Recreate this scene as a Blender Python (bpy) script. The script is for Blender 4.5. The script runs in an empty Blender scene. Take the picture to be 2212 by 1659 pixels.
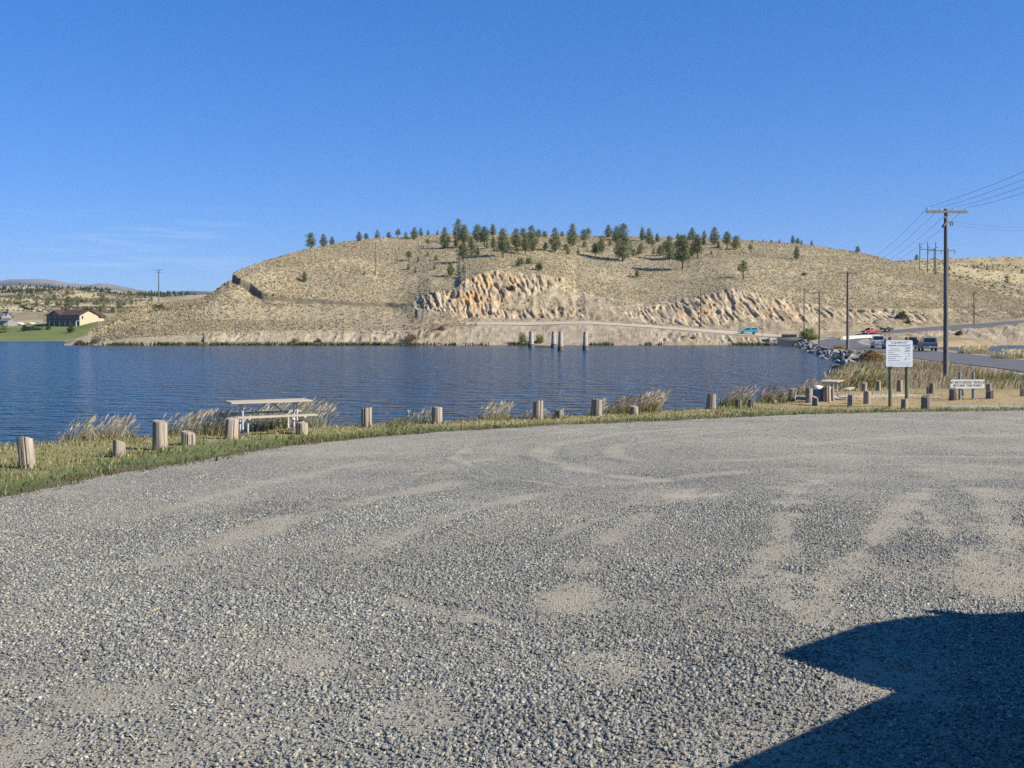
import bpy, math, random
import numpy as np
from mathutils import Vector, Matrix
R = math.radians
sc = bpy.context.scene
col = sc.collection
rng = np.random.default_rng(7)
random.seed(7)

# ------------------------------------------------------------------ camera, sky, sun, exposure
F, HZ, CX, EYE = 2150.0, 718.0, 1106.0, 3.4     # focal length in units of a 2212 wide frame, horizon row, eye height over the lake
cam = bpy.data.cameras.new('camera'); cam_o = bpy.data.objects.new('camera', cam); col.objects.link(cam_o)
cam.sensor_width = 36; cam.lens = 36*F/2212; cam.shift_y = -(829.5-HZ)/2212
cam.clip_start = .05; cam.clip_end = 40000
cam_o.location = (0, 0, EYE); cam_o.rotation_euler = (R(90), 0, 0)
sc.camera = cam_o
SUN_EL = 32.0
to_sun = Vector((.94*math.cos(R(SUN_EL)), -.34*math.cos(R(SUN_EL)), math.sin(R(SUN_EL)))).normalized()
world = bpy.data.worlds.new('World'); sc.world = world; world.use_nodes = True
nt = world.node_tree; nt.nodes.clear()
sky = nt.nodes.new('ShaderNodeTexSky'); sky.sky_type = 'NISHITA'; sky.sun_disc = False
sky.sun_elevation = R(SUN_EL); sky.sun_rotation = math.atan2(to_sun.x, to_sun.y)
sky.altitude = 1150; sky.air_density = 1.0; sky.dust_density = .1; sky.ozone_density = 3.0
hsv = nt.nodes.new('ShaderNodeHueSaturation'); hsv.inputs['Saturation'].default_value = 1.38
bg = nt.nodes.new('ShaderNodeBackground'); bg.inputs['Strength'].default_value = .084
wo = nt.nodes.new('ShaderNodeOutputWorld')
# thin high cloud streaks low in the sky
tc = nt.nodes.new('ShaderNodeTexCoord'); mp = nt.nodes.new('ShaderNodeMapping'); mp.inputs['Scale'].default_value = (4.5, 4.5, 70)
nz = nt.nodes.new('ShaderNodeTexNoise'); nz.inputs['Scale'].default_value = 2.2; nz.inputs['Detail'].default_value = 5
rp = nt.nodes.new('ShaderNodeValToRGB'); rp.color_ramp.elements[0].position = .5; rp.color_ramp.elements[1].position = .8
sx = nt.nodes.new('ShaderNodeSeparateXYZ')
def mr(a, b, c, d):
    n = nt.nodes.new('ShaderNodeMapRange'); n.interpolation_type = 'SMOOTHSTEP'
    for i, v in zip((1, 2, 3, 4), (a, b, c, d)): n.inputs[i].default_value = v
    return n
m1 = mr(.045, .065, 0, 1); m2 = mr(.095, .125, 1, 0); m3 = mr(-.32, -.20, 1, 0); m4 = mr(-.52, -.36, .25, 1)
def mul(a, b):
    n = nt.nodes.new('ShaderNodeMath'); n.operation = 'MULTIPLY'
    nt.links.new(a, n.inputs[0])
    if isinstance(b, float): n.inputs[1].default_value = b
    else: nt.links.new(b, n.inputs[1])
    return n.outputs[0]
mx = nt.nodes.new('ShaderNodeMixRGB'); mx.inputs[2].default_value = (4.0, 5.0, 7.2, 1)
L = nt.links.new
L(tc.outputs['Generated'], mp.inputs[0]); L(mp.outputs[0], nz.inputs['Vector']); L(nz.outputs['Fac'], rp.inputs[0])
L(tc.outputs['Generated'], sx.inputs[0]); L(sx.outputs[2], m1.inputs[0]); L(sx.outputs[2], m2.inputs[0]); L(sx.outputs[0], m3.inputs[0]); L(sx.outputs[0], m4.inputs[0])
cf = mul(mul(mul(mul(mul(rp.outputs[0], m1.outputs[0]), m2.outputs[0]), m3.outputs[0]), m4.outputs[0]), .45)
gm = nt.nodes.new('ShaderNodeGamma'); gm.inputs[1].default_value = .62
wb = nt.nodes.new('ShaderNodeMixRGB'); wb.blend_type = 'MULTIPLY'; wb.inputs[0].default_value = 1; wb.inputs[2].default_value = (.66, 1.09, 1.92, 1)
L(sky.outputs[0], hsv.inputs['Color']); L(hsv.outputs[0], gm.inputs[0]); L(gm.outputs[0], wb.inputs[1]); L(wb.outputs[0], mx.inputs[1]); L(cf, mx.inputs[0]); L(mx.outputs[0], bg.inputs[0]); L(bg.outputs[0], wo.inputs[0])
sl = bpy.data.lights.new('sun', 'SUN'); sl.energy = 4.8; sl.angle = R(.53); sl.color = (1, .94, .84)
so = bpy.data.objects.new('sun', sl); col.objects.link(so); so.rotation_euler = to_sun.to_track_quat('Z', 'Y').to_euler()
so.location = (60, -40, 80)
sc.view_settings.view_transform = 'Standard'; sc.view_settings.look = 'None'; sc.view_settings.gamma = 1
sc.view_settings.exposure = .80
sc.cycles.max_bounces = 5; sc.cycles.diffuse_bounces = 2; sc.cycles.glossy_bounces = 3; sc.cycles.transparent_max_bounces = 8
sc.cycles.use_denoising = False; sc.cycles.sample_clamp_direct = 2; sc.cycles.sample_clamp_indirect = 3; sc.cycles.volume_bounces = 0

# ------------------------------------------------------------------ helpers
def tag(o, label=None, cat=None, group=None, kind=None):
    for k, v in (('label', label), ('category', cat), ('group', group), ('kind', kind)):
        if v: o[k] = v
    return o
def empty(name, loc=(0, 0, 0), rz=0):
    o = bpy.data.objects.new(name, None); col.objects.link(o); o.location = loc; o.rotation_euler = (0, 0, rz); o.empty_display_size = .2
    return o
def link_mesh(name, me, m, parent=None, smooth=False):
    o = bpy.data.objects.new(name, me); col.objects.link(o)
    if m: me.materials.append(m)
    if parent: o.parent = parent
    if smooth: me.polygons.foreach_set('use_smooth', np.ones(len(me.polygons), bool))
    return o
def np_mesh(name, V, faces, m, parent=None, C=None, smooth=False):
    """V (n,3); faces: list of int arrays (k, size)"""
    me = bpy.data.meshes.new(name); V = np.asarray(V, np.float32)
    me.vertices.add(len(V)); me.vertices.foreach_set('co', V.ravel())
    faces = [np.asarray(f, np.int32) for f in faces if len(f)]
    lv = np.concatenate([f.ravel() for f in faces])
    tot = np.concatenate([np.full(len(f), f.shape[1], np.int32) for f in faces])
    st = np.concatenate(([0], np.cumsum(tot)[:-1])).astype(np.int32)
    me.loops.add(len(lv)); me.loops.foreach_set('vertex_index', lv)
    me.polygons.add(len(tot)); me.polygons.foreach_set('loop_start', st); me.polygons.foreach_set('loop_total', tot)
    if C is not None:
        C = np.asarray(C, np.float32)
        if C.shape[1] == 3: C = np.hstack([C, np.ones((len(C), 1), np.float32)])
        a = me.color_attributes.new('Col', 'FLOAT_COLOR', 'POINT'); a.data.foreach_set('color', C.ravel())
    me.update(calc_edges=True); me.validate()
    return link_mesh(name, me, m, parent, smooth)
def copy_tree(o, parent=None):
    c = o.copy(); col.objects.link(c); c.parent = parent
    for ch in list(o.children): copy_tree(ch, c)
    return c
class MB:
    def __init__(s): s.v = []; s.f = []
    def add(s, v, f):
        n = len(s.v); s.v += [tuple(p) for p in v]; s.f += [tuple(i+n for i in q) for q in f]; return s
    def box(s, c, d, M=None, taper=1.0):
        x, y, z = d[0]/2, d[1]/2, d[2]/2
        v = [Vector((sx_*x*(taper if sz_ > 0 else 1), sy_*y*(taper if sz_ > 0 else 1), sz_*z)) for sz_ in (-1, 1) for sx_, sy_ in ((-1, -1), (1, -1), (1, 1), (-1, 1))]
        if M is not None: v = [M @ p for p in v]
        v = [p+Vector(c) for p in v]
        return s.add(v, [(3, 2, 1, 0), (4, 5, 6, 7), (0, 1, 5, 4), (1, 2, 6, 5), (2, 3, 7, 6), (3, 0, 4, 7)])
    def tube(s, pts, r, n=8, caps=True):
        pts = [Vector(p) for p in pts]; rr = r if isinstance(r, (list, tuple)) else [r]*len(pts)
        v = []; f = []; up = Vector((0, 0, 1)); prev = None
        for i, p in enumerate(pts):
            t = (pts[min(i+1, len(pts)-1)]-pts[max(i-1, 0)])
            t = t.normalized() if t.length > 1e-9 else up
            if prev is None:
                a = t.orthogonal().normalized()
            else:
                a = (prev-t*prev.dot(t)); a = a.normalized() if a.length > 1e-6 else t.orthogonal().normalized()
            prev = a; b = t.cross(a)
            for k in range(n):
                an = 2*math.pi*k/n; v.append(p+(a*math.cos(an)+b*math.sin(an))*rr[i])
        for i in range(len(pts)-1):
            for k in range(n):
                f.append((i*n+k, i*n+(k+1) % n, (i+1)*n+(k+1) % n, (i+1)*n+k))
        if caps: f.append(tuple(range(n-1, -1, -1))); f.append(tuple((len(pts)-1)*n+k for k in range(n)))
        return s.add(v, f)
    def prism(s, prof, w):
        """side profile (x,z) lofted across y; w: half width or function of z"""
        wf = w if callable(w) else (lambda x, z: w)
        n = len(prof)
        v = [(x, -wf(x, z), z) for x, z in prof]+[(x, wf(x, z), z) for x, z in prof]
        return s.add(v, [tuple(range(n)), tuple(range(2*n-1, n-1, -1))]+[((i+1) % n, i, n+i, n+(i+1) % n) for i in range(n)])
    def poly(s, pts, t):
        """flat polygon with thickness vector t"""
        n = len(pts); t = Vector(t); P = [Vector(p) for p in pts]
        return s.add(P+[p+t for p in P], [tuple(range(n-1, -1, -1)), tuple(range(n, 2*n))]+[(i, (i+1) % n, n+(i+1) % n, n+i) for i in range(n)])
    def build(s, name, m, parent=None, smooth=False, bevel=0):
        me = bpy.data.meshes.new(name); me.from_pydata(s.v, [], s.f); me.update()
        if bevel or True:
            import bmesh
            bm = bmesh.new(); bm.from_mesh(me); bmesh.ops.recalc_face_normals(bm, faces=bm.faces)
            if bevel: bmesh.ops.bevel(bm, geom=list(bm.edges), offset=bevel, segments=1, affect='EDGES', clamp_overlap=True)
            bm.to_mesh(me); bm.free()
        return link_mesh(name, me, m, parent, smooth)
def _h(ix, iy, iz):
    n = (ix*374761393+iy*668265263+iz*1274126177) & 0x7fffffff
    n = ((n ^ (n >> 13))*1274126177) & 0x7fffffff
    n = ((n ^ (n >> 15))*668265263) & 0x7fffffff
    return ((n ^ (n >> 16)) & 0xffff)/65535.0
def vnoise(x, y, z=0.0):
    x, y, z = np.broadcast_arrays(np.asarray(x, float), y, z)
    ix, iy, iz = np.floor(x).astype(np.int64), np.floor(y).astype(np.int64), np.floor(z).astype(np.int64)
    fx, fy, fz = x-ix, y-iy, z-iz
    fx = fx*fx*(3-2*fx); fy = fy*fy*(3-2*fy); fz = fz*fz*(3-2*fz)
    r = 0
    for a in (0, 1):
        for b in (0, 1):
            for c in (0, 1):
                r = r+_h(ix+a, iy+b, iz+c)*(fx if a else 1-fx)*(fy if b else 1-fy)*(fz if c else 1-fz)
    return r
def fbm(x, y, z=0.0, o=4):
    r = 0; a = .5; t = 0
    for i in range(o):
        k = 2.03**i
        r = r+a*vnoise(np.asarray(x)*k+17.3*i, np.asarray(y)*k+5.1*i, np.asarray(z)*k); t += a; a *= .5
    return r/t
def sstep(a, b, x):
    t = np.clip((np.asarray(x, float)-a)/(b-a), 0, 1); return t*t*(3-2*t)

# ------------------------------------------------------------------ materials
def srgb(r, g, b):
    f = lambda c: (c/255/12.92) if c/255 <= .04045 else ((c/255+.055)/1.055)**2.4
    return (f(r), f(g), f(b))
def mat(name, c=(.5, .5, .5), rough=.8, metal=0, var=.18, scale=6.0, bump=0.0, bscale=None, attr=False, c2=None, spec=.3, stretch=(1, 1, 1)):
    m = bpy.data.materials.new(name); m.use_nodes = True; t = m.node_tree; b = t.nodes['Principled BSDF']
    b.inputs['Roughness'].default_value = rough; b.inputs['Metallic'].default_value = metal
    b.inputs['Specular IOR Level'].default_value = spec
    co = t.nodes.new('ShaderNodeTexCoord'); mpn = t.nodes.new('ShaderNodeMapping'); mpn.inputs['Scale'].default_value = stretch
    n = t.nodes.new('ShaderNodeTexNoise'); n.inputs['Scale'].default_value = scale; n.inputs['Detail'].default_value = 5; n.inputs['Roughness'].default_value = .6
    t.links.new(co.outputs['Object'], mpn.inputs[0]); t.links.new(mpn.outputs[0], n.inputs['Vector'])
    r = t.nodes.new('ShaderNodeValToRGB'); r.color_ramp.elements[0].position = .3; r.color_ramp.elements[1].position = .7
    if attr:
        a = t.nodes.new('ShaderNodeAttribute'); a.attribute_name = 'Col'
        r.color_ramp.elements[0].color = (1-var, 1-var, 1-var, 1); r.color_ramp.elements[1].color = (1+var,)*3+(1,)
        mm = t.nodes.new('ShaderNodeMixRGB'); mm.blend_type = 'MULTIPLY'; mm.inputs[0].default_value = 1
        t.links.new(a.outputs['Color'], mm.inputs[1]); t.links.new(r.outputs[0], mm.inputs[2]); t.links.new(mm.outputs[0], b.inputs['Base Color'])
    else:
        lo = tuple(v*(1-var) for v in c) if c2 is None else c
        hi = tuple(min(1, v*(1+var)) for v in c) if c2 is None else c2
        r.color_ramp.elements[0].color = (*lo, 1); r.color_ramp.elements[1].color = (*hi, 1)
        t.links.new(r.outputs[0], b.inputs['Base Color'])
    t.links.new(n.outputs['Fac'], r.inputs[0])
    if bump:
        n2 = t.nodes.new('ShaderNodeTexNoise'); n2.inputs['Scale'].default_value = bscale or scale*3; n2.inputs['Detail'].default_value = 6
        t.links.new(mpn.outputs[0], n2.inputs['Vector'])
        bp = t.nodes.new('ShaderNodeBump'); bp.inputs['Strength'].default_value = 1; bp.inputs['Distance'].default_value = bump
        t.links.new(n2.outputs['Fac'], bp.inputs['Height']); t.links.new(bp.outputs[0], b.inputs['Normal'])
    return m
M = {}
def leafmat(name, share, var):
    m = mat(name, attr=True, var=var, scale=2.5, rough=.8, spec=.1); t = m.node_tree; b = t.nodes['Principled BSDF']; o = t.nodes['Material Output']
    tr = t.nodes.new('ShaderNodeBsdfTranslucent'); mx_ = t.nodes.new('ShaderNodeMixShader'); mx_.inputs[0].default_value = share
    src = b.inputs['Base Color'].links[0].from_socket; t.links.new(src, tr.inputs[0])
    t.links.new(b.outputs[0], mx_.inputs[1]); t.links.new(tr.outputs[0], mx_.inputs[2]); t.links.new(mx_.outputs[0], o.inputs[0]); return m
M['leafattr'] = leafmat('foliage', .3, .25) #('foliage', attr=True, var=.25, scale=3, rough=.75, spec=.15)
M['grassattr'] = leafmat('grass_blades', .45, .15) #('grass_blades', attr=True, var=.15, scale=2, rough=.8, spec=.1)
M['stoneattr'] = mat('gravel_stones', attr=True, var=.18, scale=60, rough=.85, spec=.2)
M['rockattr'] = mat('riprap_rock', attr=True, var=.25, scale=2.5, rough=.9, bump=.03, bscale=8)
M['terrain'] = mat('hill_ground', attr=True, var=.22, scale=.55, rough=.95, bump=.12, bscale=1.6, spec=.05)
M['land'] = mat('land_soil', attr=True, var=.15, scale=5, rough=.95, bump=.02, bscale=30, spec=.1)
M['gravel'] = mat('gravel_dirt', attr=True, var=.26, scale=60, rough=.95, bump=.02, bscale=85, spec=.1)
M['mountain'] = mat('mountain_cover', attr=True, var=.15, scale=.01, rough=1, spec=0)
M['asphalt'] = mat('asphalt', (.12, .115, .115), .9, var=.2, scale=.8, bump=.004, bscale=60)
M['dirtroad'] = mat('dirt_road', (.44, .37, .27), .95, var=.12, scale=.7)
M['wood_post'] = mat('weathered_wood', (.13, .10, .075), .9, c2=(.45, .375, .29), scale=22, bump=.02, bscale=30, stretch=(1, 1, .05))
M['wood_dark'] = mat('dark_weathered_wood', (.08, .07, .06), .9, c2=(.28, .245, .2), scale=22, bump=.02, bscale=30, stretch=(1, 1, .05))
M['plank'] = mat('table_planks', (.34, .285, .19), .8, c2=(.5, .43, .31), scale=5, bump=.003, bscale=16, stretch=(.15, 1, 1))
M['galv'] = mat('galvanised_pipe', (.50, .52, .55), .5, .35, var=.1, scale=8)
M['treated'] = mat('treated_post', (.10, .105, .06), .85, c2=(.2, .2, .11), scale=8, stretch=(1, 1, .1), bump=.004)
M['greypost'] = mat('grey_post', (.16, .17, .16), .85, c2=(.27, .28, .27), scale=8, stretch=(1, 1, .1))
M['pole'] = mat('utility_pole_wood', (.085, .08, .075), .9, c2=(.19, .18, .165), scale=6, stretch=(1, 1, .06), bump=.006)
M['polefar'] = mat('pole_wood_brown', (.07, .06, .05), .9, c2=(.13, .11, .09), scale=3, stretch=(1, 1, .1))
M['arm'] = mat('crossarm_wood', (.22, .19, .15), .9, var=.2, scale=5)
M['ceramic'] = mat('porcelain', (.5, .5, .5), .25, var=.05, spec=.6)
M['wire'] = mat('wire', (.03, .03, .03), .6, var=.05)
M['steel'] = mat('dark_steel', (.06, .06, .065), .5, .5, var=.1)
M['sign'] = mat('sign_white', (.82, .82, .80), .45, var=.03, scale=4)
M['sign_old'] = mat('sign_cream', (.62, .62, .55), .6, var=.06, scale=4)
M['ink'] = mat('sign_ink', (.09, .09, .085), .7, var=.1)
M['inkpale'] = mat('sign_ink_faded', (.30, .30, .29), .7, var=.1)
M['tyre'] = mat('tyre', (.02, .02, .02), .9, var=.1)
M['chrome'] = mat('chrome', (.6, .6, .6), .25, .9, var=.03)
M['glass'] = mat('window_glass', (.018, .022, .024), .08, var=.1, spec=.8)
M['black'] = mat('black_plastic', (.02, .02, .022), .6, var=.1)
M['lampred'] = mat('tail_lamp', (.45, .03, .02), .3, var=.05)
M['lampwhite'] = mat('head_lamp', (.7, .7, .68), .2, var=.05)
M['plate'] = mat('licence_plate', (.7, .7, .72), .5, var=.05)
def paint(name, c): 
    m = mat(name, c, .3, .0, var=.05, scale=2, spec=.5); m.node_tree.nodes['Principled BSDF'].inputs['Coat Weight'].default_value = .4; return m
M['teal'] = paint('teal_paint', (.07, .42, .46)); M['red'] = paint('red_paint', (.42, .05, .03)); M['white'] = paint('white_paint', (.62, .64, .62))
M['silver'] = paint('blue_grey_paint', (.14, .17, .22)); M['navy'] = paint('dark_blue_paint', (.012, .02, .05)); M['dkgreen'] = paint('dark_green_paint', (.02, .05, .045))
M['greygreen'] = paint('grey_green_paint', (.08, .10, .10)); M['sage'] = paint('grey_topper', (.2, .23, .22)); M['maroon'] = paint('dark_red_paint', (.1, .02, .02))
M['barrier'] = mat('concrete_barrier', (.42, .41, .37), .9, var=.1, scale=1); M['yellow'] = mat('yellow_paint', (.5, .45, .08), .7)
M['concrete'] = mat('pier_concrete', (.30, .265, .21), .9, c2=(.46, .42, .35), scale=1.2, bump=.03, bscale=4)
M['pierdark'] = mat('pier_water_stain', (.12, .10, .085), .8, var=.3, scale=2)
M['housewall'] = mat('house_wall', (.44, .37, .25), .9, var=.05, scale=1); M['housefront'] = mat('house_front', (.20, .19, .17), .9, var=.1)  # house_front: grey darkened to paint in the shade on the front
M['roof'] = mat('brown_roof', (.075, .04, .035), .9, var=.12, scale=1.5); M['roofgrey'] = mat('grey_roof', (.13, .125, .12), .9, var=.1)
M['greywall'] = mat('grey_wall', (.22, .21, .21), .9, var=.08); M['whitewall'] = mat('white_wall', (.6, .6, .6), .7, var=.05)
M['barrel'] = mat('blue_barrel', (.11, .16, .21), .5, var=.1); M['bark'] = mat('pine_bark', (.07, .05, .035), .95, var=.3, scale=4)
M['rust'] = mat('rusty_metal', (.12, .07, .045), .8, var=.2)

# ------------------------------------------------------------------ ground shape
cr = np.array([(-60, -40), (-22, 8), (-14, 17.5), (-10.6, 20), (-8.6, 22.2), (-6.4, 24.6), (-2.8, 27.2), (.4, 29.8), (2.7, 31.7), (6.2, 34.9), (9.0, 39.8), (12.3, 44.6), (17.5, 55), (26, 78), (30.5, 89), (37.5, 110.8), (46.3, 146), (60.5, 203), (71.5, 244), (72, 300)], float)
er = np.array([(400, -40), (400, 40), (90, 60), (62, 72), (54, 90), (54.5, 105), (60, 127), (64, 143), (67.5, 164), (78, 200), (94, 228), (118, 246), (130, 300)], float)
def xC(Y): return np.interp(Y, cr[:, 1], cr[:, 0])
def xE(Y): return np.interp(Y, er[:, 1], er[:, 0])
def zland(x, Y):
    x = np.asarray(x, float); Y = np.asarray(Y, float)
    b = np.maximum(1.77-.03*Y, .66)
    b = np.where(Y > 50, .66+.16*sstep(50, 75, Y), b)+1.2*sstep(200, 275, Y)
    k = np.where(Y < 60, .72, .97)
    d1 = (xC(Y)-x)*k; d2 = (x-xE(Y))
    d = np.maximum(d1, d2)
    drop = np.where(d > -.8, .28*np.clip(d+.8, 0, 1.6)**2+.62*np.maximum(d-.8, 0), 0)
    return np.maximum(b-drop, -1.6)
def ray(px, Y): return (px-CX)/F*Y
def hit(px, py, y0=3, y1=262):
    """where the sight line through a photo point meets the near land"""
    k = (py-HZ)/F; Y = np.arange(y0, y1, .05)
    z = EYE-k*Y; g = zland(ray(px, Y), Y)
    i = np.argmax(z <= g)
    if z[i] > g[i]: i = len(Y)-1
    return Vector((ray(px, Y[i]), Y[i], float(g[i])))

# main hill: named rows of its profile along sight azimuths: (px, py, distance)
def tab(s): return np.array([[float(a) for a in q.split(',')] for q in s.split()])
W1 = tab("140,744,263 175,739,265 215,732,268 262,724,269 330,718,271 445,715,272 871,714,272 930,707,273 1038,702.5,275 1147,704,276 1263,699.5,276 1401,708.5,273 1504,716.5,272 1597,724.5,271 1689,729,270 1770,730,270 1828,727,272 1900,721,274 1960,716.5,276 2050,709.5,280 2141,703,283 2212,697,285 2600,690,300")
W2 = tab("140,743.6,264 175,736,266.5 215,727,271 262,715,274 330,707,278 445,706,279 871,706,280 930,701,280 1038,696.5,283 1147,696,285 1263,694,284 1401,703.5,280 1504,712,278.5 1597,720,277.5 1689,723.5,277 1770,722,278 1828,717.5,280 1900,714.5,282 1960,711,284 2050,703.5,288 2141,696.5,291 2212,690.5,293 2600,682,308")
W3 = tab("140,743.4,264.5 175,733,268 215,715,273 262,700,279 330,690,287 445,690,290 871,690,290 930,684,288 992,685,288 1068,689,289 1170,688,289 1263,688.5,289 1380,695,287 1432,700,286 1504,706,284 1562,695,286 1655,692,287 1724,699,286 1828,697,289 1900,695,291 1960,701,289 2050,692,296 2141,686,299 2212,681,301 2600,676,320")
W4 = tab("140,743.2,265 175,731,269 215,707,274 262,690,281 330,670,293 400,662,295 445,655,296 470,650,297 500,646,299 570,634,303 640,643,304 755,648,304 840,653,304 871,652,303 900,644,302 930,632,300 963,630,300 989,623,300 992,614,301 1008,603.5,303 1043,590,305 1068,583,307 1112,587,307 1170,592,307 1216,603,307 1245,628,304 1290,640,302 1380,655,300 1432,653,299 1486,646,299 1532,634,300 1569,625,301 1608,627.5,301 1655,639,300 1724,653,299 1770,659,299 1828,667,299 1900,669,299 1960,668,301 2050,667,305 2141,669,308 2212,671,310 2600,674,330")
W6 = tab("140,743,265.5 175,728,270 215,700,276 262,678,286 330,655,300 400,650,304 445,643,306 470,625,308 497,606,310 502,592,312 512,586,315 577,563,330 655,540,352 743,523,378 808,515,392 892,510.5,410 943,506,420 1068,506,432 1170,508.5,440 1286,510,443 1448,512,443 1597,518.5,436 1713,525.5,425 1828,540.5,412 1875,549,403 1940,568,390 1992,587,378 2049,603,368 2141,631,352 2212,649,345 2400,662,345 2600,670,350")
PXH = np.arange(139, 2600, 1.6)
def rowat(W, px, sm=0):
    return np.interp(px, W[:, 0], W[:, 1]), np.interp(px, W[:, 0], W[:, 2])
def zof(py, Y): return EYE-(py-HZ)/F*Y
NPX = np.arange(130, 2610, 1.0)
def smooth(a, k):
    if k < 2: return a
    p = np.pad(a, k, mode='edge'); return np.convolve(p, np.ones(2*k+1)/(2*k+1), 'valid')
Y0 = np.full(len(NPX), 261.0); z0 = np.full(len(NPX), -.25)
jn = sstep(1735, 1765, NPX)*(1-sstep(1985, 2020, NPX)); z0 = z0+jn*1.6; Y0 = Y0-1.5*jn
rowsY, rowsZ, rowsP = [Y0], [z0], [HZ+(EYE-z0)/Y0*F]
for W, k in ((W1, 12), (W2, 12), (W3, 6), (W4, 3), (None, 0), (W6, 5)):
    if W is None: rowsY.append(None); rowsZ.append(None); rowsP.append(None); continue
    py, Yv = rowat(W, NPX); py = np.where((NPX > 480) & (NPX < 530), py, smooth(py, k)); Yv = smooth(Yv, max(k, 8))
    rowsY.append(Yv); rowsZ.append(zof(py, Yv)); rowsP.append(py)
# shoulder of the hill (between brink of the cuts and ridge)
p4, p6, y4, y6 = rowsP[4], rowsP[6], rowsY[4], rowsY[6]
rowsP[5] = smooth(p4+(p6-p4)*.70, 55); rowsP[5] = np.where(NPX < 560, p4+(p6-p4)*.70, np.maximum(rowsP[5], p6+4)); rowsP[5] = smooth(rowsP[5], 10); rowsY[5] = smooth(y4+(y6-y4)*.50, 45); rowsZ[5] = zof(rowsP[5], rowsY[5])
for dy, fz, dz in ((30, 1, 1.2), (110, .72, 0), (260, .1, 0), (420, -.02, -1)):
    rowsY.append(rowsY[6]+dy); rowsZ.append(rowsZ[6]*fz-dz if dz > 0 else rowsZ[6]*fz+dz); rowsP.append(HZ-(rowsZ[-1]-EYE)/rowsY[-1]*F)
RY = np.array(rowsY); RZ = np.array(rowsZ); RP = np.array(rowsP)
def zhill(x, Y):
    x, Y = np.broadcast_arrays(np.asarray(x, float), np.asarray(Y, float)); out = np.empty(x.shape)
    for i in np.ndindex(x.shape):
        px = CX+F*x[i]/max(Y[i], 1); j = int(np.clip(round(px-NPX[0]), 0, len(NPX)-1))
        if px < NPX[0] or Y[i] < RY[0, j]: out[i] = -2
        else: out[i] = np.interp(Y[i], RY[:, j], RZ[:, j])
    return out
def hillpt(px, py):
    """point of the hill seen at a photo point (or on the ridge when above it)"""
    j = int(np.clip(round(px-NPX[0]), 0, len(NPX)-1))
    P, Yc, Zc = RP[:7, j], RY[:7, j], RZ[:7, j]
    py = max(py, P[6]+.2)
    Y = float(np.interp(-py, -P, Yc)); z = float(np.interp(Y, Yc, Zc))
    return Vector((ray(px, Y), Y, z))

# ------------------------------------------------------------------ hill mesh
def inpoly(px, py, P):
    P = np.array(P, float); ins = np.zeros(px.shape, bool); d = np.full(px.shape, 1e9)
    for i in range(len(P)):
        a, b = P[i], P[(i+1) % len(P)]
        c = ((a[1] > py) != (b[1] > py)) & (px < (b[0]-a[0])*(py-a[1])/(b[1]-a[1]+1e-12)+a[0]); ins ^= c
        ab = b-a; t = np.clip(((px-a[0])*ab[0]+(py-a[1])*ab[1])/(ab@ab), 0, 1)
        d = np.minimum(d, np.hypot(px-a[0]-t*ab[0], py-a[1]-t*ab[1]))
    return np.where(ins, d, -d)
def dpolyline(px, py, P):
    P = np.array(P, float); d = np.full(np.shape(px), 1e9)
    for a, b in zip(P[:-1], P[1:]):
        ab = b-a; t = np.clip(((px-a[0])*ab[0]+(py-a[1])*ab[1])/(ab@ab), 0, 1)
        d = np.minimum(d, np.hypot(px-a[0]-t*ab[0], py-a[1]-t*ab[1]))
    return d
ROCK = [[(896, 655), (905, 636), (930, 630), (963, 630), (989, 622), (993, 613), (1008, 603), (1043, 590), (1068, 583), (1112, 587), (1170, 592), (1216, 602), (1208, 620), (1165, 632), (1120, 642), (1085, 652), (1075, 672), (1080, 688), (1040, 690), (1000, 686), (990, 682), (945, 675), (900, 668)],
        [(1075, 669), (1110, 666), (1155, 667), (1180, 664), (1250, 668), (1262, 676), (1265, 688), (1170, 690), (1075, 690)],
        [(1205, 634), (1262, 636), (1250, 648), (1210, 647)],
        [(1330, 676), (1405, 660), (1432, 653), (1486, 646), (1532, 634), (1569, 625), (1608, 627), (1655, 639), (1724, 653), (1770, 659), (1800, 663), (1802, 690), (1770, 697), (1724, 699), (1655, 693), (1600, 696), (1562, 699), (1540, 705), (1500, 706), (1440, 700), (1380, 694)],
        [(1800, 668), (1840, 672), (1900, 671), (1930, 670), (1934, 690), (1880, 696), (1800, 697)],
        [(1965, 683), (1990, 676), (2012, 686), (2000, 700), (1970, 698)]]
CUT = [(500, 591), (515, 599), (540, 608), (552, 618), (565, 628), (580, 634), (640, 644), (755, 650), (871, 657)]
seg = [16, 5, 8, 46, 30, 26, 6, 4, 3, 2]
fr = np.concatenate([i+np.arange(n)/n for i, n in enumerate(seg)]+[[len(seg)]])
ci = np.clip(np.round(PXH-NPX[0]).astype(int), 0, len(NPX)-1)
Yh = np.array([np.interp(fr, np.arange(len(RY)), RY[:, j]) for j in ci]); Zh = np.array([np.interp(fr, np.arange(len(RZ)), RZ[:, j]) for j in ci])
PX = np.repeat(PXH[:, None], len(fr), 1); FRr = np.repeat(fr[None], len(PXH), 0)
PYv = HZ-(Zh-EYE)/Yh*F; Xh = (PX-CX)/F*Yh
rk = np.full(PX.shape, -50.0)
for P in ROCK: rk = np.maximum(rk, inpoly(PX, PYv, P))
rk = rk+(fbm(PX/9, PYv/6, 3, 3)-.5)*14
rock = sstep(-1.5, 3.5, rk)*(FRr < 5.9)*(FRr > 1.8)
roadz = (FRr > .85)*(FRr < 2.2)*(PX > 1030)
gr = (1-roadz)
hump = fbm(Xh/14, Yh/14, 1, 4)-.5
fine = fbm(Xh/2.2, Yh/2.2, 2, 3)-.5
Zh = Zh+gr*(1-rock)*(hump*1.0*sstep(2, 3.2, FRr)*(1-.8*(FRr > 5.7))+fine*.4)
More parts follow.
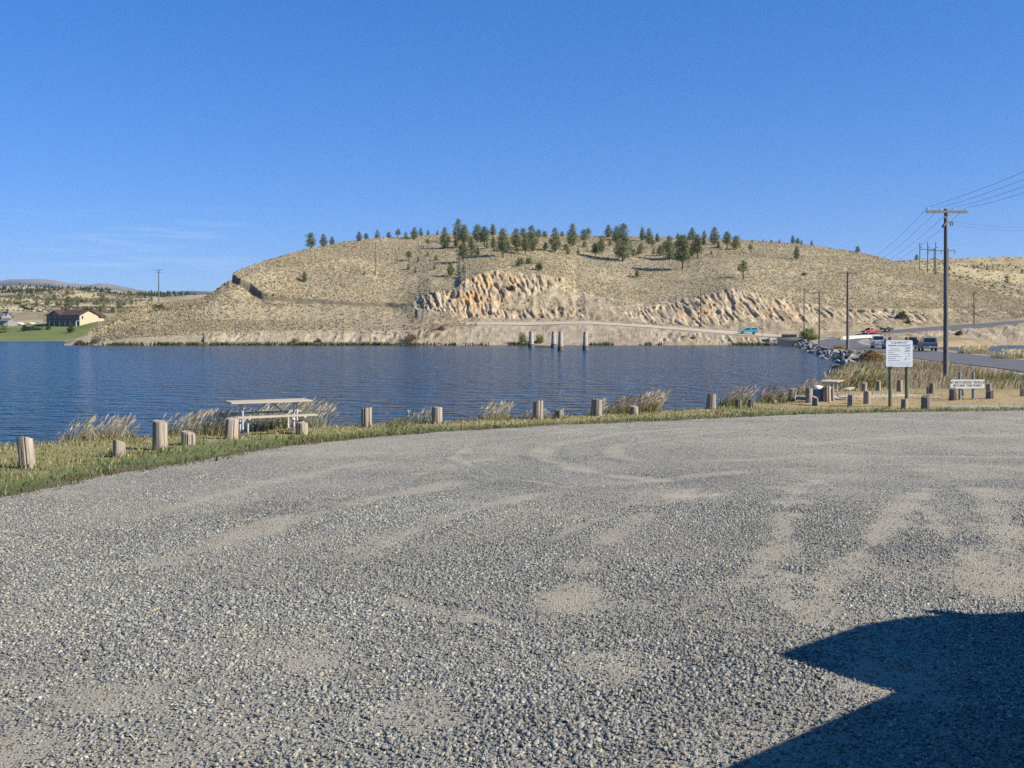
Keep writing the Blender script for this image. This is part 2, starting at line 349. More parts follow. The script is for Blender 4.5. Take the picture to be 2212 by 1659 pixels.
# the old cut along the left brow
yl = np.interp(PX, [c[0] for c in CUT], [c[1] for c in CUT])+6*(fbm(Xh/3.5, Yh/40, 51, 3)-.5)*sstep(498, 515, PX); bel = PYv-yl
hh = np.interp(PX, [497.5, 500.5, 540, 580, 610, 850, 880], [0, 2.5, 2.2, 1.3, .9, .8, 0])*(.6+.8*fbm(Xh/5, 3, 77, 3))
Zh = Zh-hh*sstep(-.5, 2.0, bel)*(1-sstep(10, 45, bel))
# crags: slabs dipping steeply down to the right
al = Xh*.33-Zh*.94; ac = Xh*.94+Zh*.33
def ridged(x, y, z, o):
    r = 0; w = 1.0; t = 0
    for i in range(o):
        k = 2.1**i; r = r+w*(1-np.abs(2*vnoise(x*k+9.1*i, y*k+3.7*i, z*k)-1)); t += w; w *= .58
    return r/t
wx_ = 1.3*fbm(Xh/5, Zh/5, 9, 3)
rg = ridged(ac/2.3+wx_, al/8, Yh/30, 5); rg2 = ridged(ac/1.3+wx_*2, al/2.6, 3.3, 3); n2 = fbm(Xh/8, Zh/6, 4, 3); crack = sstep(.80, .97, 1-np.abs(2*vnoise(ac/1.9+wx_*2+31, al/7, 2.2)-1))
ledge = vnoise(Xh/14, Zh/1.5+.35*Xh/5, 6.1)
def cell(u, v, k): return _h(np.floor(u).astype(np.int64), np.floor(v).astype(np.int64), np.int64(k)+np.zeros(u.shape, np.int64))
wy_ = .8*fbm(Xh/2, Zh/2, 19, 3); blk = cell(ac/1.05+wx_*1.2+wy_, al/3.2+wx_, 3); blk2 = cell(ac/.6+wx_*2+wy_, al/1.5+wy_*2, 5)
disp = rock*(.6*(rg-.55)+.85*(blk-.5)+.75*(blk2-.5)+.5*(rg2-.5)+1.0*(n2-.5)+.4*(ledge-.5)-.9*crack*(n2+.2))
gully = (FRr < 1)*sstep(.1, .4, FRr)*(1-sstep(.8, 1, FRr))*(PX > 440)
gam = .6+1.0*sstep(.35, .65, fbm(Xh/25, 0, 17, 2))
disp = disp+gully*gam*(1.7*(fbm(Xh/4.5+.6*fbm(Zh/2, Xh/9, 2, 2), Zh/7, 8, 4)-.5)+1.5*(ridged(Xh/1.6, Zh/1.3, 6, 4)-.55))
mid = sstep(2.1, 2.5, FRr)*(FRr < 4)*(1-rock)*(PX > 900)
disp = disp+mid*(1.7*(ridged(Xh/4, Zh/3, 6, 4)-.55))
disp = disp*np.where(rock > .2, .86, 1); Yd = Yh-disp; Zd = Zh+.25*disp; Xd = Xh+.15*disp
# what the ground is made of
gA = np.array([.305, .25, .155]); gB = np.array([.385, .317, .195]); soil = np.array([.27, .225, .155]); dirt = np.array([.33, .27, .185]); dry2 = np.array([.29, .22, .135])
g1 = fbm(Xh/18, Yh/9, 11, 4)[..., None]; g2 = sstep(.45, .62, fbm(Xh/30, Yh/14, 12, 4))[..., None]; g3 = vnoise(Xh/.9, Yh/1.4, 2)[..., None]
C = gA*(1-g1)+gB*g1; C = C*(1-.75*g2)+soil*.75*g2; C = C*(.82+.36*g3)
low = (1-sstep(3.0, 3.8, FRr))[..., None]*(PX > 880)[..., None]; C = C*(1-.6*low)+dry2*(.85+.3*g3)*.6*low
left = ((PX < 880)*(FRr < 4)*(FRr > 1))[..., None]; C = C*(1-.5*left)+(gA*.9+soil*.2)*.5*left
bankm = (sstep(.05, .15, FRr)*(1-sstep(.93, 1.15, FRr))*(PX > 430)*sstep(.42, .58, fbm(Xh/9, Zh/2.5, 15, 4)+.1))[..., None]
C = C*(1-.85*bankm)+dirt*(.7+.6*fbm(Xh/1.8, Zh/1.2, 3, 3)[..., None])*.85*bankm
mound = ((PX < 460)*(FRr < 4.2))[..., None]; C = C*(1-.35*mound)+np.array([.24, .20, .135])*.35*mound
talus = sstep(-9, -1, rk)[..., None]*(FRr < 4.5)[..., None]*(1-rock[..., None]); C = C*(1-.45*talus)+dirt*.9*.45*talus
rn = fbm(ac/1.1+wx_, al/4, 22, 4)[..., None]; pale = np.array([.41, .325, .21]); pink = np.array([.335, .26, .165]); brn = np.array([.26, .215, .155])
org = np.zeros(PX.shape)
for (ax, ay, r1, wgt) in ((1018, 645, 34, 1), (1045, 615, 32, .85), (1100, 600, 34, .5), (1004, 668, 20, .6), (1080, 650, 30, .45), (1170, 605, 30, .35), (1520, 668, 26, .55), (1655, 662, 30, .5), (1700, 675, 25, .3), (1478, 680, 22, .4)):
    org = np.maximum(org, wgt*np.exp(-((PX-ax)**2+(1.3*(PYv-ay))**2)/r1**2))
org = (.8*org*sstep(.2, .6, fbm(Xh/3, Zh/2.2, 31, 3)))[..., None]
RC = pale*(rn > .5)+pink*(rn <= .5); RC = RC*(1-.6*sstep(.55, .7, fbm(Xh/4, Zh/3, 44, 3))[..., None])+brn*.6*sstep(.55, .7, fbm(Xh/4, Zh/3, 44, 3))[..., None]
RC = RC*(.78+.44*blk2[..., None]); RC = RC*(1-org)+np.array([.47, .28, .11])*org; RC = RC*(.85+.3*g3)
C = C*(1-rock[..., None])+RC*rock[..., None]
fc_ = (sstep(-1, .5, bel)*(1-sstep(2.5, 5, bel))*(PX > 499)*(PX < 880))[..., None]*.8; C = C*(1-fc_)+np.array([.13, .105, .075])*fc_  # dark brown soil on the cut face, deepened to paint in its shadow
for P, w in (([(1323, 624), (1345, 622), (1375, 624), (1413, 630)], 1.1), ([(1958, 667), (2010, 665), (2100, 667), (2170, 669)], 1.3), ([(1425, 655), (1470, 655), (1500, 650)], 1.2), ([(1290, 668), (1330, 666), (1390, 659)], .8)):
    m_ = (1-sstep(w*.6, w*1.5, dpolyline(PX, PYv, P)))[..., None]*.75; C = C*(1-m_)+np.array([.50, .42, .28])*m_
nC, nR = PX.shape; idx = np.arange(nC*nR).reshape(nC, nR)
q = np.stack([idx[:-1, :-1], idx[1:, :-1], idx[1:, 1:], idx[:-1, 1:]], -1).reshape(-1, 4)
HV = np.stack([Xd, Yd, Zd], -1).reshape(-1, 3)
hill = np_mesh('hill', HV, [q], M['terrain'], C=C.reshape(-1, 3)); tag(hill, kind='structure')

# ------------------------------------------------------------------ far country
def sheet(name, px, rows, colf, m, noise=0.0, nscale=60, sub=6, kind='structure'):
    """rows: list of (distance, list of (px, py)) or (distance, height) -> one terrain sheet"""
    YY = []; ZZ = []
    for Yv, t in rows:
        z = np.full(len(px), float(t)) if np.isscalar(t) else zof(np.interp(px, [a for a, b in t], [b for a, b in t]), Yv)
        YY.append(np.full(len(px), float(Yv))); ZZ.append(z)
    YY = np.array(YY); ZZ = np.array(ZZ); f = np.linspace(0, len(rows)-1, (len(rows)-1)*sub+1)
    Yv = np.array([np.interp(f, np.arange(len(rows)), YY[:, j]) for j in range(len(px))]); Zv = np.array([np.interp(f, np.arange(len(rows)), ZZ[:, j]) for j in range(len(px))])
    X = (px[:, None]-CX)/F*Yv
    Zv = Zv+noise*(fbm(X/nscale, Yv/nscale, 3, 4)-.5)*sstep(0, 1.2, f)[None]
    n, k = X.shape; ix = np.arange(n*k).reshape(n, k)
    qq = np.stack([ix[:-1, :-1], ix[1:, :-1], ix[1:, 1:], ix[:-1, 1:]], -1).reshape(-1, 4)
    o = np_mesh(name, np.stack([X, Yv, Zv], -1).reshape(-1, 3), [qq], m, C=colf(X, Yv, Zv, np.repeat(f[None], n, 0)).reshape(-1, 3), smooth=True)
    tag(o, kind=kind)
    return lambda p, Yq: float(np.interp(Yq, Yv[int(np.argmin(abs(px-p)))], Zv[int(np.argmin(abs(px-p)))])), (px, f, Yv, Zv)
def tan(X, Y, Z, f):
    a = fbm(X/40, Y/40, 5, 4)[..., None]; b = sstep(.42, .6, fbm(X/45, Y/30, 8, 5))[..., None]; e = fbm(X/5, Y/9, 1, 3)[..., None]*1.6-.3
    c = np.array([.33, .265, .15])*(1-a)+np.array([.44, .36, .20])*a
    return (c*(1-.7*b)+np.array([.20, .165, .105])*.7*b)*(.8+.4*e)
def lawncol(X, Y, Z, f):
    a = fbm(X/12, Y/12, 5, 3)[..., None]; g = np.array([.14, .165, .06])*(.8+.5*a)
    t = tan(X, Y, Z, f); w = (sstep(436, 452, Y+6*(fbm(X/9, Y/9, 3, 2)-.5)))[..., None]
    s = (1-sstep(385.2, 386.5, Y))[..., None]
    c = g*(1-w)+t*w; return c*(1-s)+np.array([.2, .17, .13])*s
pxL = np.arange(-900, 480, 4.0)
zlawn, _ = sheet('lawn', pxL, [(383, -.6), (386, .25), (400, [(-900, 727), (0, 727), (100, 725), (214, 718), (480, 710)]), (430, [(-900, 709), (0, 711), (100, 706.5), (160, 704.5), (214, 697), (480, 690)]), (446, [(-900, 703), (0, 703), (214, 692), (480, 690)]), (520, [(-900, 690), (480, 688)]), (600, [(-900, 672), (0, 672), (200, 676), (480, 680)])], lawncol, M['mountain'], .8, 25, 5)
zh1, H1 = sheet('dry_hill', pxL, [(598, [(-900, 674), (0, 674), (200, 678), (480, 682)]), (660, [(-900, 655), (0, 661), (100, 670), (200, 668), (480, 670)]), (740, [(-900, 640), (0, 646), (150, 650), (480, 660)]), (830, [(-900, 636), (0, 634), (134, 632), (200, 635), (262, 642), (310, 647), (480, 652)]), (900, [(-900, 645), (480, 665)]), (1010, [(-900, 668), (480, 675)])], tan, M['mountain'], 9, 60, 14)
zh2, H2 = sheet('back_hill', pxL, [(1000, [(-900, 664), (480, 672)]), (1250, [(-900, 636), (0, 637), (130, 636), (230, 640), (480, 650)]), (1700, [(-900, 620), (0, 620), (60, 618), (130, 621), (190, 622), (230, 626), (300, 633), (480, 641)]), (2000, [(-900, 630), (480, 650)]), (2300, [(-900, 650), (480, 670)])], tan, M['mountain'], 22, 130, 14)
def mtn(X, Y, Z, f):
    a = sstep(.42, .58, fbm(X/1500+.3*f, Y/2400, 5, 5)+.1*(X/Y+.46)*6)[..., None]
    return np.array([.034, .042, .036])*(1-a)+np.array([.20, .165, .115])*a
zm, HM = sheet('mountain_range', np.arange(-420, 560, 2.5), [(6500, 0), (7600, [(-1400, 640), (0, 622), (110, 622), (205, 628), (470, 640)]), (9000, [(-1400, 604), (-300, 610), (0, 606.5), (25, 602), (46, 602.5), (77, 603.5), (115, 606.5), (155, 612.7), (192, 613.5), (215, 610), (262, 612.5), (308, 620), (340, 627), (400, 632), (443, 634.5), (560, 640)]), (11000, 0)], mtn, M['mountain'], 150, 1100, 14)
pxR = np.arange(1700, 2900, 5.0)
def rh(X, Y, Z, f):
    c = tan(X, Y, Z, f); px = CX+F*X/Y; py = HZ-(Z-EYE)/Y*F
    d = (1-sstep(3, 10, dpolyline(px, py, [(1985, 581), (2060, 596), (2140, 617), (2230, 640), (2400, 660)])))[..., None]*.5  # dark band paints in the shade along the gully fold
    d2 = (1-sstep(1, 5, dpolyline(px, py, [(2100, 573), (2160, 582), (2185, 588)])))[..., None]*.5
    c = c*(1-d)+np.array([.22, .18, .11])*d
    return c*(1-d2)+np.array([.15, .14, .10])*d2
zrh, HR = sheet('right_hill', pxR, [(385, 0), (430, 6), (520, [(1700, 640), (1985, 600), (2060, 618), (2212, 652), (2900, 690)]), (620, [(1700, 620), (1944, 580), (2060, 590), (2212, 612), (2900, 650)]), (760, [(1700, 580), (1900, 571), (1944, 568), (2049, 560.5), (2212, 553), (2400, 545), (2900, 548)]), (820, [(1700, 600), (2900, 575)]), (1000, 5)], rh, M['mountain'], 7, 60, 8)
base = np_mesh('terrain', [(-8500, -2500, -2.2), (6000, -2500, -2.2), (6000, 11500, -2.2), (-8500, 11500, -2.2)], [np.array([[0, 1, 2, 3]])], mat('plain_soil', (.3, .24, .14), var=.2, scale=.02)); tag(base, kind='structure')

# ------------------------------------------------------------------ lake
wm = bpy.data.materials.new('lake_water'); wm.use_nodes = True; t = wm.node_tree; b = t.nodes['Principled BSDF']
b.inputs['Base Color'].default_value = (.004, .046, .100, 1); b.inputs['Roughness'].default_value = .16; b.inputs['IOR'].default_value = 1.33
co = t.nodes.new('ShaderNodeTexCoord')
def wn(scale, st, det, rough=.55, rz=0.0):
    mpn = t.nodes.new('ShaderNodeMapping'); mpn.inputs['Scale'].default_value = st; mpn.inputs['Rotation'].default_value = (0, 0, rz)
    n = t.nodes.new('ShaderNodeTexNoise'); n.inputs['Scale'].default_value = scale; n.inputs['Detail'].default_value = det; n.inputs['Roughness'].default_value = rough
    t.links.new(co.outputs['Object'], mpn.inputs[0]); t.links.new(mpn.outputs[0], n.inputs['Vector']); return n.outputs['Fac']
def bump(h, dist, prev=None):
    n = t.nodes.new('ShaderNodeBump'); n.inputs['Distance'].default_value = dist; t.links.new(h, n.inputs['Height'])
    if prev: t.links.new(prev, n.inputs['Normal'])
    return n.outputs[0]
lowf = wn(.016, (.45, 1.3, 1), 3, .55, .2); mrw = t.nodes.new('ShaderNodeMapRange'); mrw.inputs[1].default_value = .35; mrw.inputs[2].default_value = .65; mrw.inputs[3].default_value = .6; mrw.inputs[4].default_value = 1.35; t.links.new(lowf, mrw.inputs[0])
mlw = t.nodes.new('ShaderNodeMath'); mlw.operation = 'MULTIPLY'; t.links.new(wn(.75, (.8, 1.15, 1), 2, .5, .12), mlw.inputs[0]); t.links.new(mrw.outputs[0], mlw.inputs[1])
b.inputs['Specular IOR Level'].default_value = .30
nb = bump(mlw.outputs[0], 1.45); nb = bump(wn(2.3, (.8, 1.1, 1), 2, .5, -.15), .36, nb)
t.links.new(nb, b.inputs['Normal'])
water = np_mesh('lake', [(-900, -60, 0), (420, -60, 0), (420, 384.5, 0), (-900, 384.5, 0)], [np.array([[0, 1, 2, 3]])], wm); tag(water, kind='structure')

# ------------------------------------------------------------------ near land, lot, roads
EDGE = [(-6.6, -12), (-6.5, 4), (-6.3, 8), (-6.1, 11.9), (-6, 14.1), (-5.1, 16.6), (-4.4, 19.6), (-1.8, 23.4), (2.3, 26.5), (5.7, 28.7), (8.7, 31), (11.3, 32), (17.3, 33.7), (30, 36), (60, 38.5), (90, 39)]
def edge_d(x, Y): return dpolyline(np.asarray(x, float), np.asarray(Y, float), EDGE)
def in_lot(x, Y): return np.asarray(Y) < np.interp(x, [e[0] for e in EDGE[1:]], [e[1] for e in EDGE[1:]])
ROADC = np.array([(30.5, 30), (33.5, 48), (38.5, 67), (42.5, 92), (51.6, 127), (58.7, 164), (66.5, 200), (76, 233), (87, 257), (98, 273), (111, 279.5), (126, 283.5), (150, 287), (200, 293)], float)
def road_d(x, Y): return dpolyline(x, Y, ROADC)
xs = np.concatenate([np.arange(-60, -16, 2), np.arange(-16, 26, .3), np.arange(26, 80, .8), np.arange(80, 131, 2.5)])
ys = np.concatenate([np.arange(-14, 9, 1.5), np.arange(9, 60, .3), np.arange(60, 130, .8), np.arange(130, 281, 1.6)])
XX, YY = np.meshgrid(xs, ys, indexing='ij'); ZZ = zland(XX, YY); ED = edge_d(XX, YY); LOT = in_lot(XX, YY) & (XX > -6.6)
und = (fbm(XX/1.7, YY/1.7, 4, 3)-.5)*.10+(fbm(XX/.6, YY/.6, 6, 2)-.5)*.04
ZZ = ZZ+np.where(LOT, -.06*sstep(0, .6, ED), und*sstep(.2, .9, ED))*(1-sstep(5, 3.8, road_d(XX, YY)))
PATH = [(16.2, 36.4), (20, 36.8), (26, 37.6), (40, 39)]
def landcol(x, Y):
    ed = edge_d(x, Y); a = fbm(x/1.6, Y/1.6, 3, 4); bb = fbm(x/5, Y/5, 7, 3); e = vnoise(x/.25, Y/.25, 2)
    green = np.array([.14, .155, .058]); dry = np.array([.34, .275, .13]); olive = np.array([.20, .19, .075]); brown = np.array([.115, .085, .045]); tanc = np.array([.385, .27, .135]); sand = np.array([.55, .49, .40])
    w = sstep(.7, 2.0, ed+1.6*(a-.5))[..., None]
    c = green*(1-w)+(olive*(1-bb[..., None])+dry*bb[..., None])*w
    w2 = (1-sstep(.1, .55, ed+.5*(a-.5)))[..., None]; c = c*(1-.8*w2)+brown*.8*w2
    right = (sstep(8.0, 12, x)*sstep(34.5, 36.5, Y-.18*(x-10)+1.2*(a-.5))*(1-sstep(44, 49, Y)))[..., None]; c = c*(1-.85*right)+tanc*.85*right
    sp = (1-sstep(.4, 1.0, dpolyline(x, Y*1.0, [(13.0, 42.0), (15.5, 43.0), (17.0, 43.5)])+.7*(a-.5)))[..., None]*.8; c = c*(1-sp)+sand*sp
    pth = (1-sstep(.55, 1.0, dpolyline(x, Y, PATH)+.5*(a-.5)))[..., None]; c = c*(1-pth)+np.array([.33, .31, .28])*pth
    far = sstep(47, 52, Y)[..., None]; c = c*(1-far)+(np.array([.27, .21, .115])*(.7+.6*a[..., None]))*far
    gl = (1-sstep(5.5, 6.6, road_d(x, Y)))[..., None]; c = c*(1-gl)+np.array([.34, .29, .22])*gl
    return c*(.85+.3*e[..., None])
nx, ny = XX.shape; ix = np.arange(nx*ny).reshape(nx, ny)
q = np.stack([ix[:-1, :-1], ix[1:, :-1], ix[1:, 1:], ix[:-1, 1:]], -1)
keep = (ZZ[:-1, :-1] > -1.55) | (ZZ[1:, 1:] > -1.55)
land = np_mesh('ground', np.stack([XX, YY, ZZ], -1).reshape(-1, 3), [q[keep]], M['land'], C=landcol(XX, YY).reshape(-1, 3), smooth=True); tag(land, kind='structure')

TR = [([(351, 1214), (476, 1179), (602, 1134), (727, 1099), (852, 1069), (980, 1046)], .34), ([(700, 1222), (852, 1154), (978, 1114), (1103, 1084), (1240, 1060)], .22), ([(852, 1305), (960, 1330), (1103, 1355)], .12),
      ([(1500, 925), (1346, 936), (1180, 965), (1169, 989.5), (1266, 1019), (1427, 1040)], .26), ([(1580, 932), (1491, 941), (1325, 965), (1330, 987), (1389, 997.5)], .24), ([(1000, 1092), (1239, 1054), (1427, 1040), (1600, 1020)], .25),
      ([(1239, 1320), (1228, 1290), (1260, 1231), (1314, 1166), (1378, 1118), (1507, 1059)], .2), ([(1600, 1260), (1695, 1188), (1695, 1113), (1720, 1060)], .24), ([(1776, 1344), (1786, 1263), (1846, 1209), (1937, 1113), (2000, 1060)], .22),
      ([(2152, 1290), (2179, 1156), (2120, 1060)], .40), ([(1024, 1000), (1100, 985), (1169, 975)], .2), ([(300, 1120), (420, 1085), (560, 1050), (800, 1000)], .3), ([(1750, 960), (1950, 945), (2212, 940)], .5), ([(1500, 1000), (1800, 985), (2200, 990)], .35)]
PATCH = [((210, 1535), .33), ((60, 1610), .3), ((892, 1555), .17), ((1325, 1462), .2), ((1900, 1489), .2), ((1250, 1310), .25), ((640, 1440), .12), ((1440, 1440), .14)]
tracks = []
for P, w in TR:
    Q = np.array([tuple(hit(a, b_))[:2] for a, b_ in P]); tracks.append((Q, w*.72))
    if w < .36 and len(P) > 2:     # the other wheel of the pair, fainter
        tg = np.gradient(Q, axis=0); tg /= np.linalg.norm(tg, axis=1, keepdims=True)+1e-9; tracks.append((Q+np.stack([tg[:, 1], -tg[:, 0]], 1)*1.5, w*.3))
patches = [(tuple(hit(*p))[:2], r) for p, r in PATCH]
def stony(x, Y):
    """0 bare dirt .. 1 loose gravel"""
    d = .34+.95*(fbm(x/1.1, Y/1.1, 2, 4)-.3)
    d = d-.16*sstep(.3, 3.5, x-.18*Y)*(1-sstep(14, 20, Y))
    d = d*(1-.35*sstep(13, 20, Y)); wob = .25*(fbm(x/.5, Y/.5, 3, 3)-.5)
    for P, w in tracks: d = d*(1-(.66+.28*vnoise(x/.6, Y/.6, 71))*(1-sstep(w*.25, w*1.15, dpolyline(x, Y, P)+wob*1.9)))
    for (a, b_), r in patches: d = d*(1-.72*(1-sstep(r*.3, r*1.6, np.hypot(x-a, Y-b_)+wob*3)))
    # loose stones thrown up beside the tracks
    for P, w in tracks[:10]:
        q_ = dpolyline(x, Y, P); d = d+.22*sstep(w*.9, w*1.5, q_)*(1-sstep(w*1.5, w*3.2, q_))
    return np.clip(d, .03, 1)
# lot sheet laid over the ground, its rim ragged
ed = np.array(EDGE[:-1], float); sl_ = np.concatenate([[0], np.cumsum(np.hypot(*np.diff(ed, axis=0).T))]); s = np.arange(0, sl_[-1], .12)
ex = np.interp(s, sl_, ed[:, 0]); ey = np.interp(s, sl_, ed[:, 1]); k9 = 25
ex = smooth(ex, k9); ey = smooth(ey, k9)
wob = (fbm(s/1.3, s*0, 5, 4)-.5)*.9+(fbm(s/.35, s*0, 9, 3)-.5)*.7; ey = ey+wob*.55; ex = ex-wob*.35
bx = np.interp(s, [0, s[-1]*.25, s[-1]], [-6, -5, 60]); by = np.full(len(s), -12.0)
tt = np.concatenate([np.linspace(0, .3, 60), np.linspace(.3, 1, 100)[1:]])
LX = ex[:, None]*(1-tt)+bx[:, None]*tt; LY = ey[:, None]*(1-tt)+by[:, None]*tt
LZ = np.maximum(1.77-.03*LY, .66)+.008+(fbm(LX/.9, LY/.9, 7, 3)-.5)*.03*sstep(0, .03, tt)
st = stony(LX, LY)[..., None]; e1 = vnoise(LX/.18, LY/.18, 3)[..., None]; e2 = fbm(LX/3, LY/3, 8, 3)[..., None]
dust = np.array([.385, .335, .245])*(.9+.25*e2); grav = np.array([.235, .23, .20])
LC = (dust*(1-st)+grav*st)*(.9+.2*e1)
n_, k_ = LX.shape; ix = np.arange(n_*k_).reshape(n_, k_)
q = np.stack([ix[:-1, :-1], ix[1:, :-1], ix[1:, 1:], ix[:-1, 1:]], -1).reshape(-1, 4)
lot = np_mesh('gravel_lot', np.stack([LX, LY, LZ], -1).reshape(-1, 3), [q], M['gravel'], C=LC.reshape(-1, 3), smooth=True); tag(lot, kind='structure')

def ribbon(name, P, w, m, zf, lift=.03, step=1.5):
    P = np.array(P, float); L_ = np.concatenate([[0], np.cumsum(np.hypot(*np.diff(P[:, :2], axis=0).T))]); s = np.arange(0, L_[-1], step)
    x = smooth(np.interp(s, L_, P[:, 0]), 6); y = smooth(np.interp(s, L_, P[:, 1]), 6); tx = np.gradient(x); ty = np.gradient(y); n = np.hypot(tx, ty); nx, ny = -ty/n, tx/n
    o = np.linspace(-w/2, w/2, 7); X = x[:, None]+nx[:, None]*o; Y = y[:, None]+ny[:, None]*o; Z = zf(X, Y)+lift
    Z = np.array([smooth(Z[:, i], 2) for i in range(7)]).T
    ix = np.arange(X.size).reshape(X.shape); q = np.stack([ix[:-1, :-1], ix[1:, :-1], ix[1:, 1:], ix[:-1, 1:]], -1).reshape(-1, 4)
    return tag(np_mesh(name, np.stack([X, Y, Z], -1).reshape(-1, 3), [q], m, smooth=True), kind='structure')
def zboth(x, y): return np.maximum(zland(x, y), zhill(x, y))
ribbon('road', ROADC, 8.6, M['asphalt'], zboth, .06)
GR = [(85, 262), (80, 270), (74.6, 274), (62.6, 275), (50.7, 276), (38, 277), (20.5, 280), (5.4, 280.5), (-9, 279.5), (-18, 279)]
ribbon('gravel_road', GR, 7.0, M['dirtroad'], zboth, .10)

# ------------------------------------------------------------------ loose gravel (real stones), nearest dense, thinning out
def scatter_stones(y0, y1, per, size, faces, nmax):
    area = 0; k = 1.10*1106/F
    n = int(per*(y1**2-y0**2)*k*1.0)
    Y = np.sqrt(rng.uniform(y0**2, y1**2, n)); x = rng.uniform(-k, k, n)*Y
    p = stony(x, Y); keep = (rng.random(n) < p+.06) & in_lot(x, Y) & (x > np.interp(Y, [e[1] for e in EDGE[:8]], [e[0] for e in EDGE[:8]])+.05)
    return x[keep], Y[keep], p[keep]
BOX = np.array([[-1, -1, -.6], [1, -1, -.6], [1, 1, -.6], [-1, 1, -.6], [-.75, -.75, .8], [.75, -.75, .8], [.75, .75, .8], [-.75, .75, .8]])
BQ = np.array([[4, 5, 6, 7], [0, 1, 5, 4], [1, 2, 6, 5], [2, 3, 7, 6], [3, 0, 4, 7]])
OCT = np.array([[1, 0, -.3], [0, 1, -.3], [-1, 0, -.3], [0, -1, -.3], [0.15, .1, 1.0]]); OT = np.array([[0, 1, 4], [1, 2, 4], [2, 3, 4], [3, 0, 4]])
SV, SF4, SF3, SC = [], [], [], []; nv = 0
pal = np.array([[.185, .185, .19], [.235, .235, .232], [.28, .275, .26], [.14, .143, .15], [.34, .33, .305], [.38, .36, .315], [.345, .295, .22], [.44, .41, .355], [.30, .24, .175], [.10, .105, .115]])
pw = np.array([.19, .19, .15, .11, .11, .08, .055, .04, .025, .05])
for (y0, y1, per, smin, smax, shape) in ((3.2, 8.5, 6800, .0023, .0108, 'b'), (5.5, 13, 3900, .003, .0104, 'b'), (10, 21, 1800, .0042, .011, 'o'), (16, 34, 330, .0065, .014, 'o')):
    x, Y, p = scatter_stones(y0, y1, per, 0, 0, 0); e0, e1 = {3.2: (0, 8.5), 5.5: (8.5, 13), 10: (13, 21), 16: (21, 99)}[y0]; kk = rng.random(len(x)) < (sstep(y0, e0, Y) if e0 else 1)*(1-sstep(e1-3-(e1 > 13)*3-(e1 > 9)*0, e1, Y) if e1 < 99 else 1); x, Y, p = x[kk], Y[kk], p[kk]; n = len(x)
    s = smin+(smax-smin)*rng.random(n)**2.1*(.45+.8*p); 
    B_, Fq = (BOX, BQ) if shape == 'b' else (OCT, OT)
    k = len(B_)
    V = np.repeat(B_[None], n, 0)*(1+rng.uniform(-.35, .35, (n, k, 3)))
    V = V*np.stack([s*rng.uniform(.8, 1.45, n), s*rng.uniform(.65, 1.05, n), s*rng.uniform(.4, .78, n)], -1)[:, None]
    tx, ty = rng.normal(0, .35, (2, n)); V[..., 2] = V[..., 2]+V[..., 0]*tx[:, None]+V[..., 1]*ty[:, None]
    a = rng.uniform(0, 6.28, n); ca, sa = np.cos(a)[:, None], np.sin(a)[:, None]
    V[..., 0], V[..., 1] = V[..., 0]*ca-V[..., 1]*sa, V[..., 0]*sa+V[..., 1]*ca
    V[..., 0] += x[:, None]; V[..., 1] += Y[:, None]; V[..., 2] += (np.maximum(1.77-.03*Y, .66)+.012+s*.22+(fbm(x/.9, Y/.9, 7, 3)-.5)*.03)[:, None]
    c = np.array([.93, .925, .82])*pal[rng.choice(len(pal), n, p=pw/pw.sum())]*rng.uniform(.85, 1.15, (n, 1))*(.72+.56*fbm(x/1.3, Y/1.3, 61, 4))[:, None]; C = np.repeat(c[:, None], k, 1)
    f = Fq[None]+(nv+np.arange(n)*k)[:, None, None]
    SV.append(V.reshape(-1, 3)); SC.append(C.reshape(-1, 3)); (SF4 if shape == 'b' else SF3).append(f.reshape(-1, f.shape[-1])); nv += n*k
stones = np_mesh('gravel', np.concatenate(SV), [np.concatenate(SF4), np.concatenate(SF3)], M['stoneattr'], C=np.concatenate(SC)); tag(stones, 'loose blue grey gravel stones strewn over the dusty lot', 'gravel', kind='stuff')

# ------------------------------------------------------------------ grass
def blades(name, x, Y, z, h, w, lean, c_low, c_top, m=None, parent=None, lean_dir=None, plume=None, link=True):
    """bent blades; lean: horizontal reach as a share of height; plume: widths of a seed head (or None)"""
    n = len(x); a = rng.uniform(0, math.pi, n); ld = rng.uniform(0, 6.28, n) if lean_dir is None else lean_dir+rng.normal(0, .5, n)
    dx, dy = np.cos(ld)*lean*h, np.sin(ld)*lean*h; wx, wy = np.cos(a)*w/2, np.sin(a)*w/2*.7
    def ring(t, ww):
        px_ = x+dx*t**2; py_ = Y+dy*t**2; pz = z+h*t*(1-.12*t*np.minimum(lean, 1.5))
        return np.stack([px_-wx*ww, py_-wy*ww, pz], -1), np.stack([px_+wx*ww, py_+wy*ww, pz], -1)
    if plume is None: lv = ((0, 1), (.55, .8), (1, .08))
    else: lv = ((0, .5), (.5, .45), (.74, .4), (.84, 1.0), (.94, .9), (1, .15))
    P = []; 
    for t, ww in lv:
        sc_ = ww if plume is None or t < .8 else ww*plume
        P += list(ring(t, sc_))
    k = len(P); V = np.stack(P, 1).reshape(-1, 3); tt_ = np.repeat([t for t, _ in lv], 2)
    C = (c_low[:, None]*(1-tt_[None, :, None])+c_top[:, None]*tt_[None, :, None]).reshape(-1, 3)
    q = np.concatenate([np.stack([np.arange(n)*k+2*i, np.arange(n)*k+2*i+1, np.arange(n)*k+2*i+3, np.arange(n)*k+2*i+2], -1) for i in range(len(lv)-1)])
    if not link: return V, q, C
    return np_mesh(name, V, [q], m or M['grassattr'], parent, C=C)
def mixc(cols, n, jit=.15, p=None):
    cols = np.array(cols); return cols[rng.choice(len(cols), n, p=p)]*rng.uniform(1-jit, 1+jit, (n, 1))
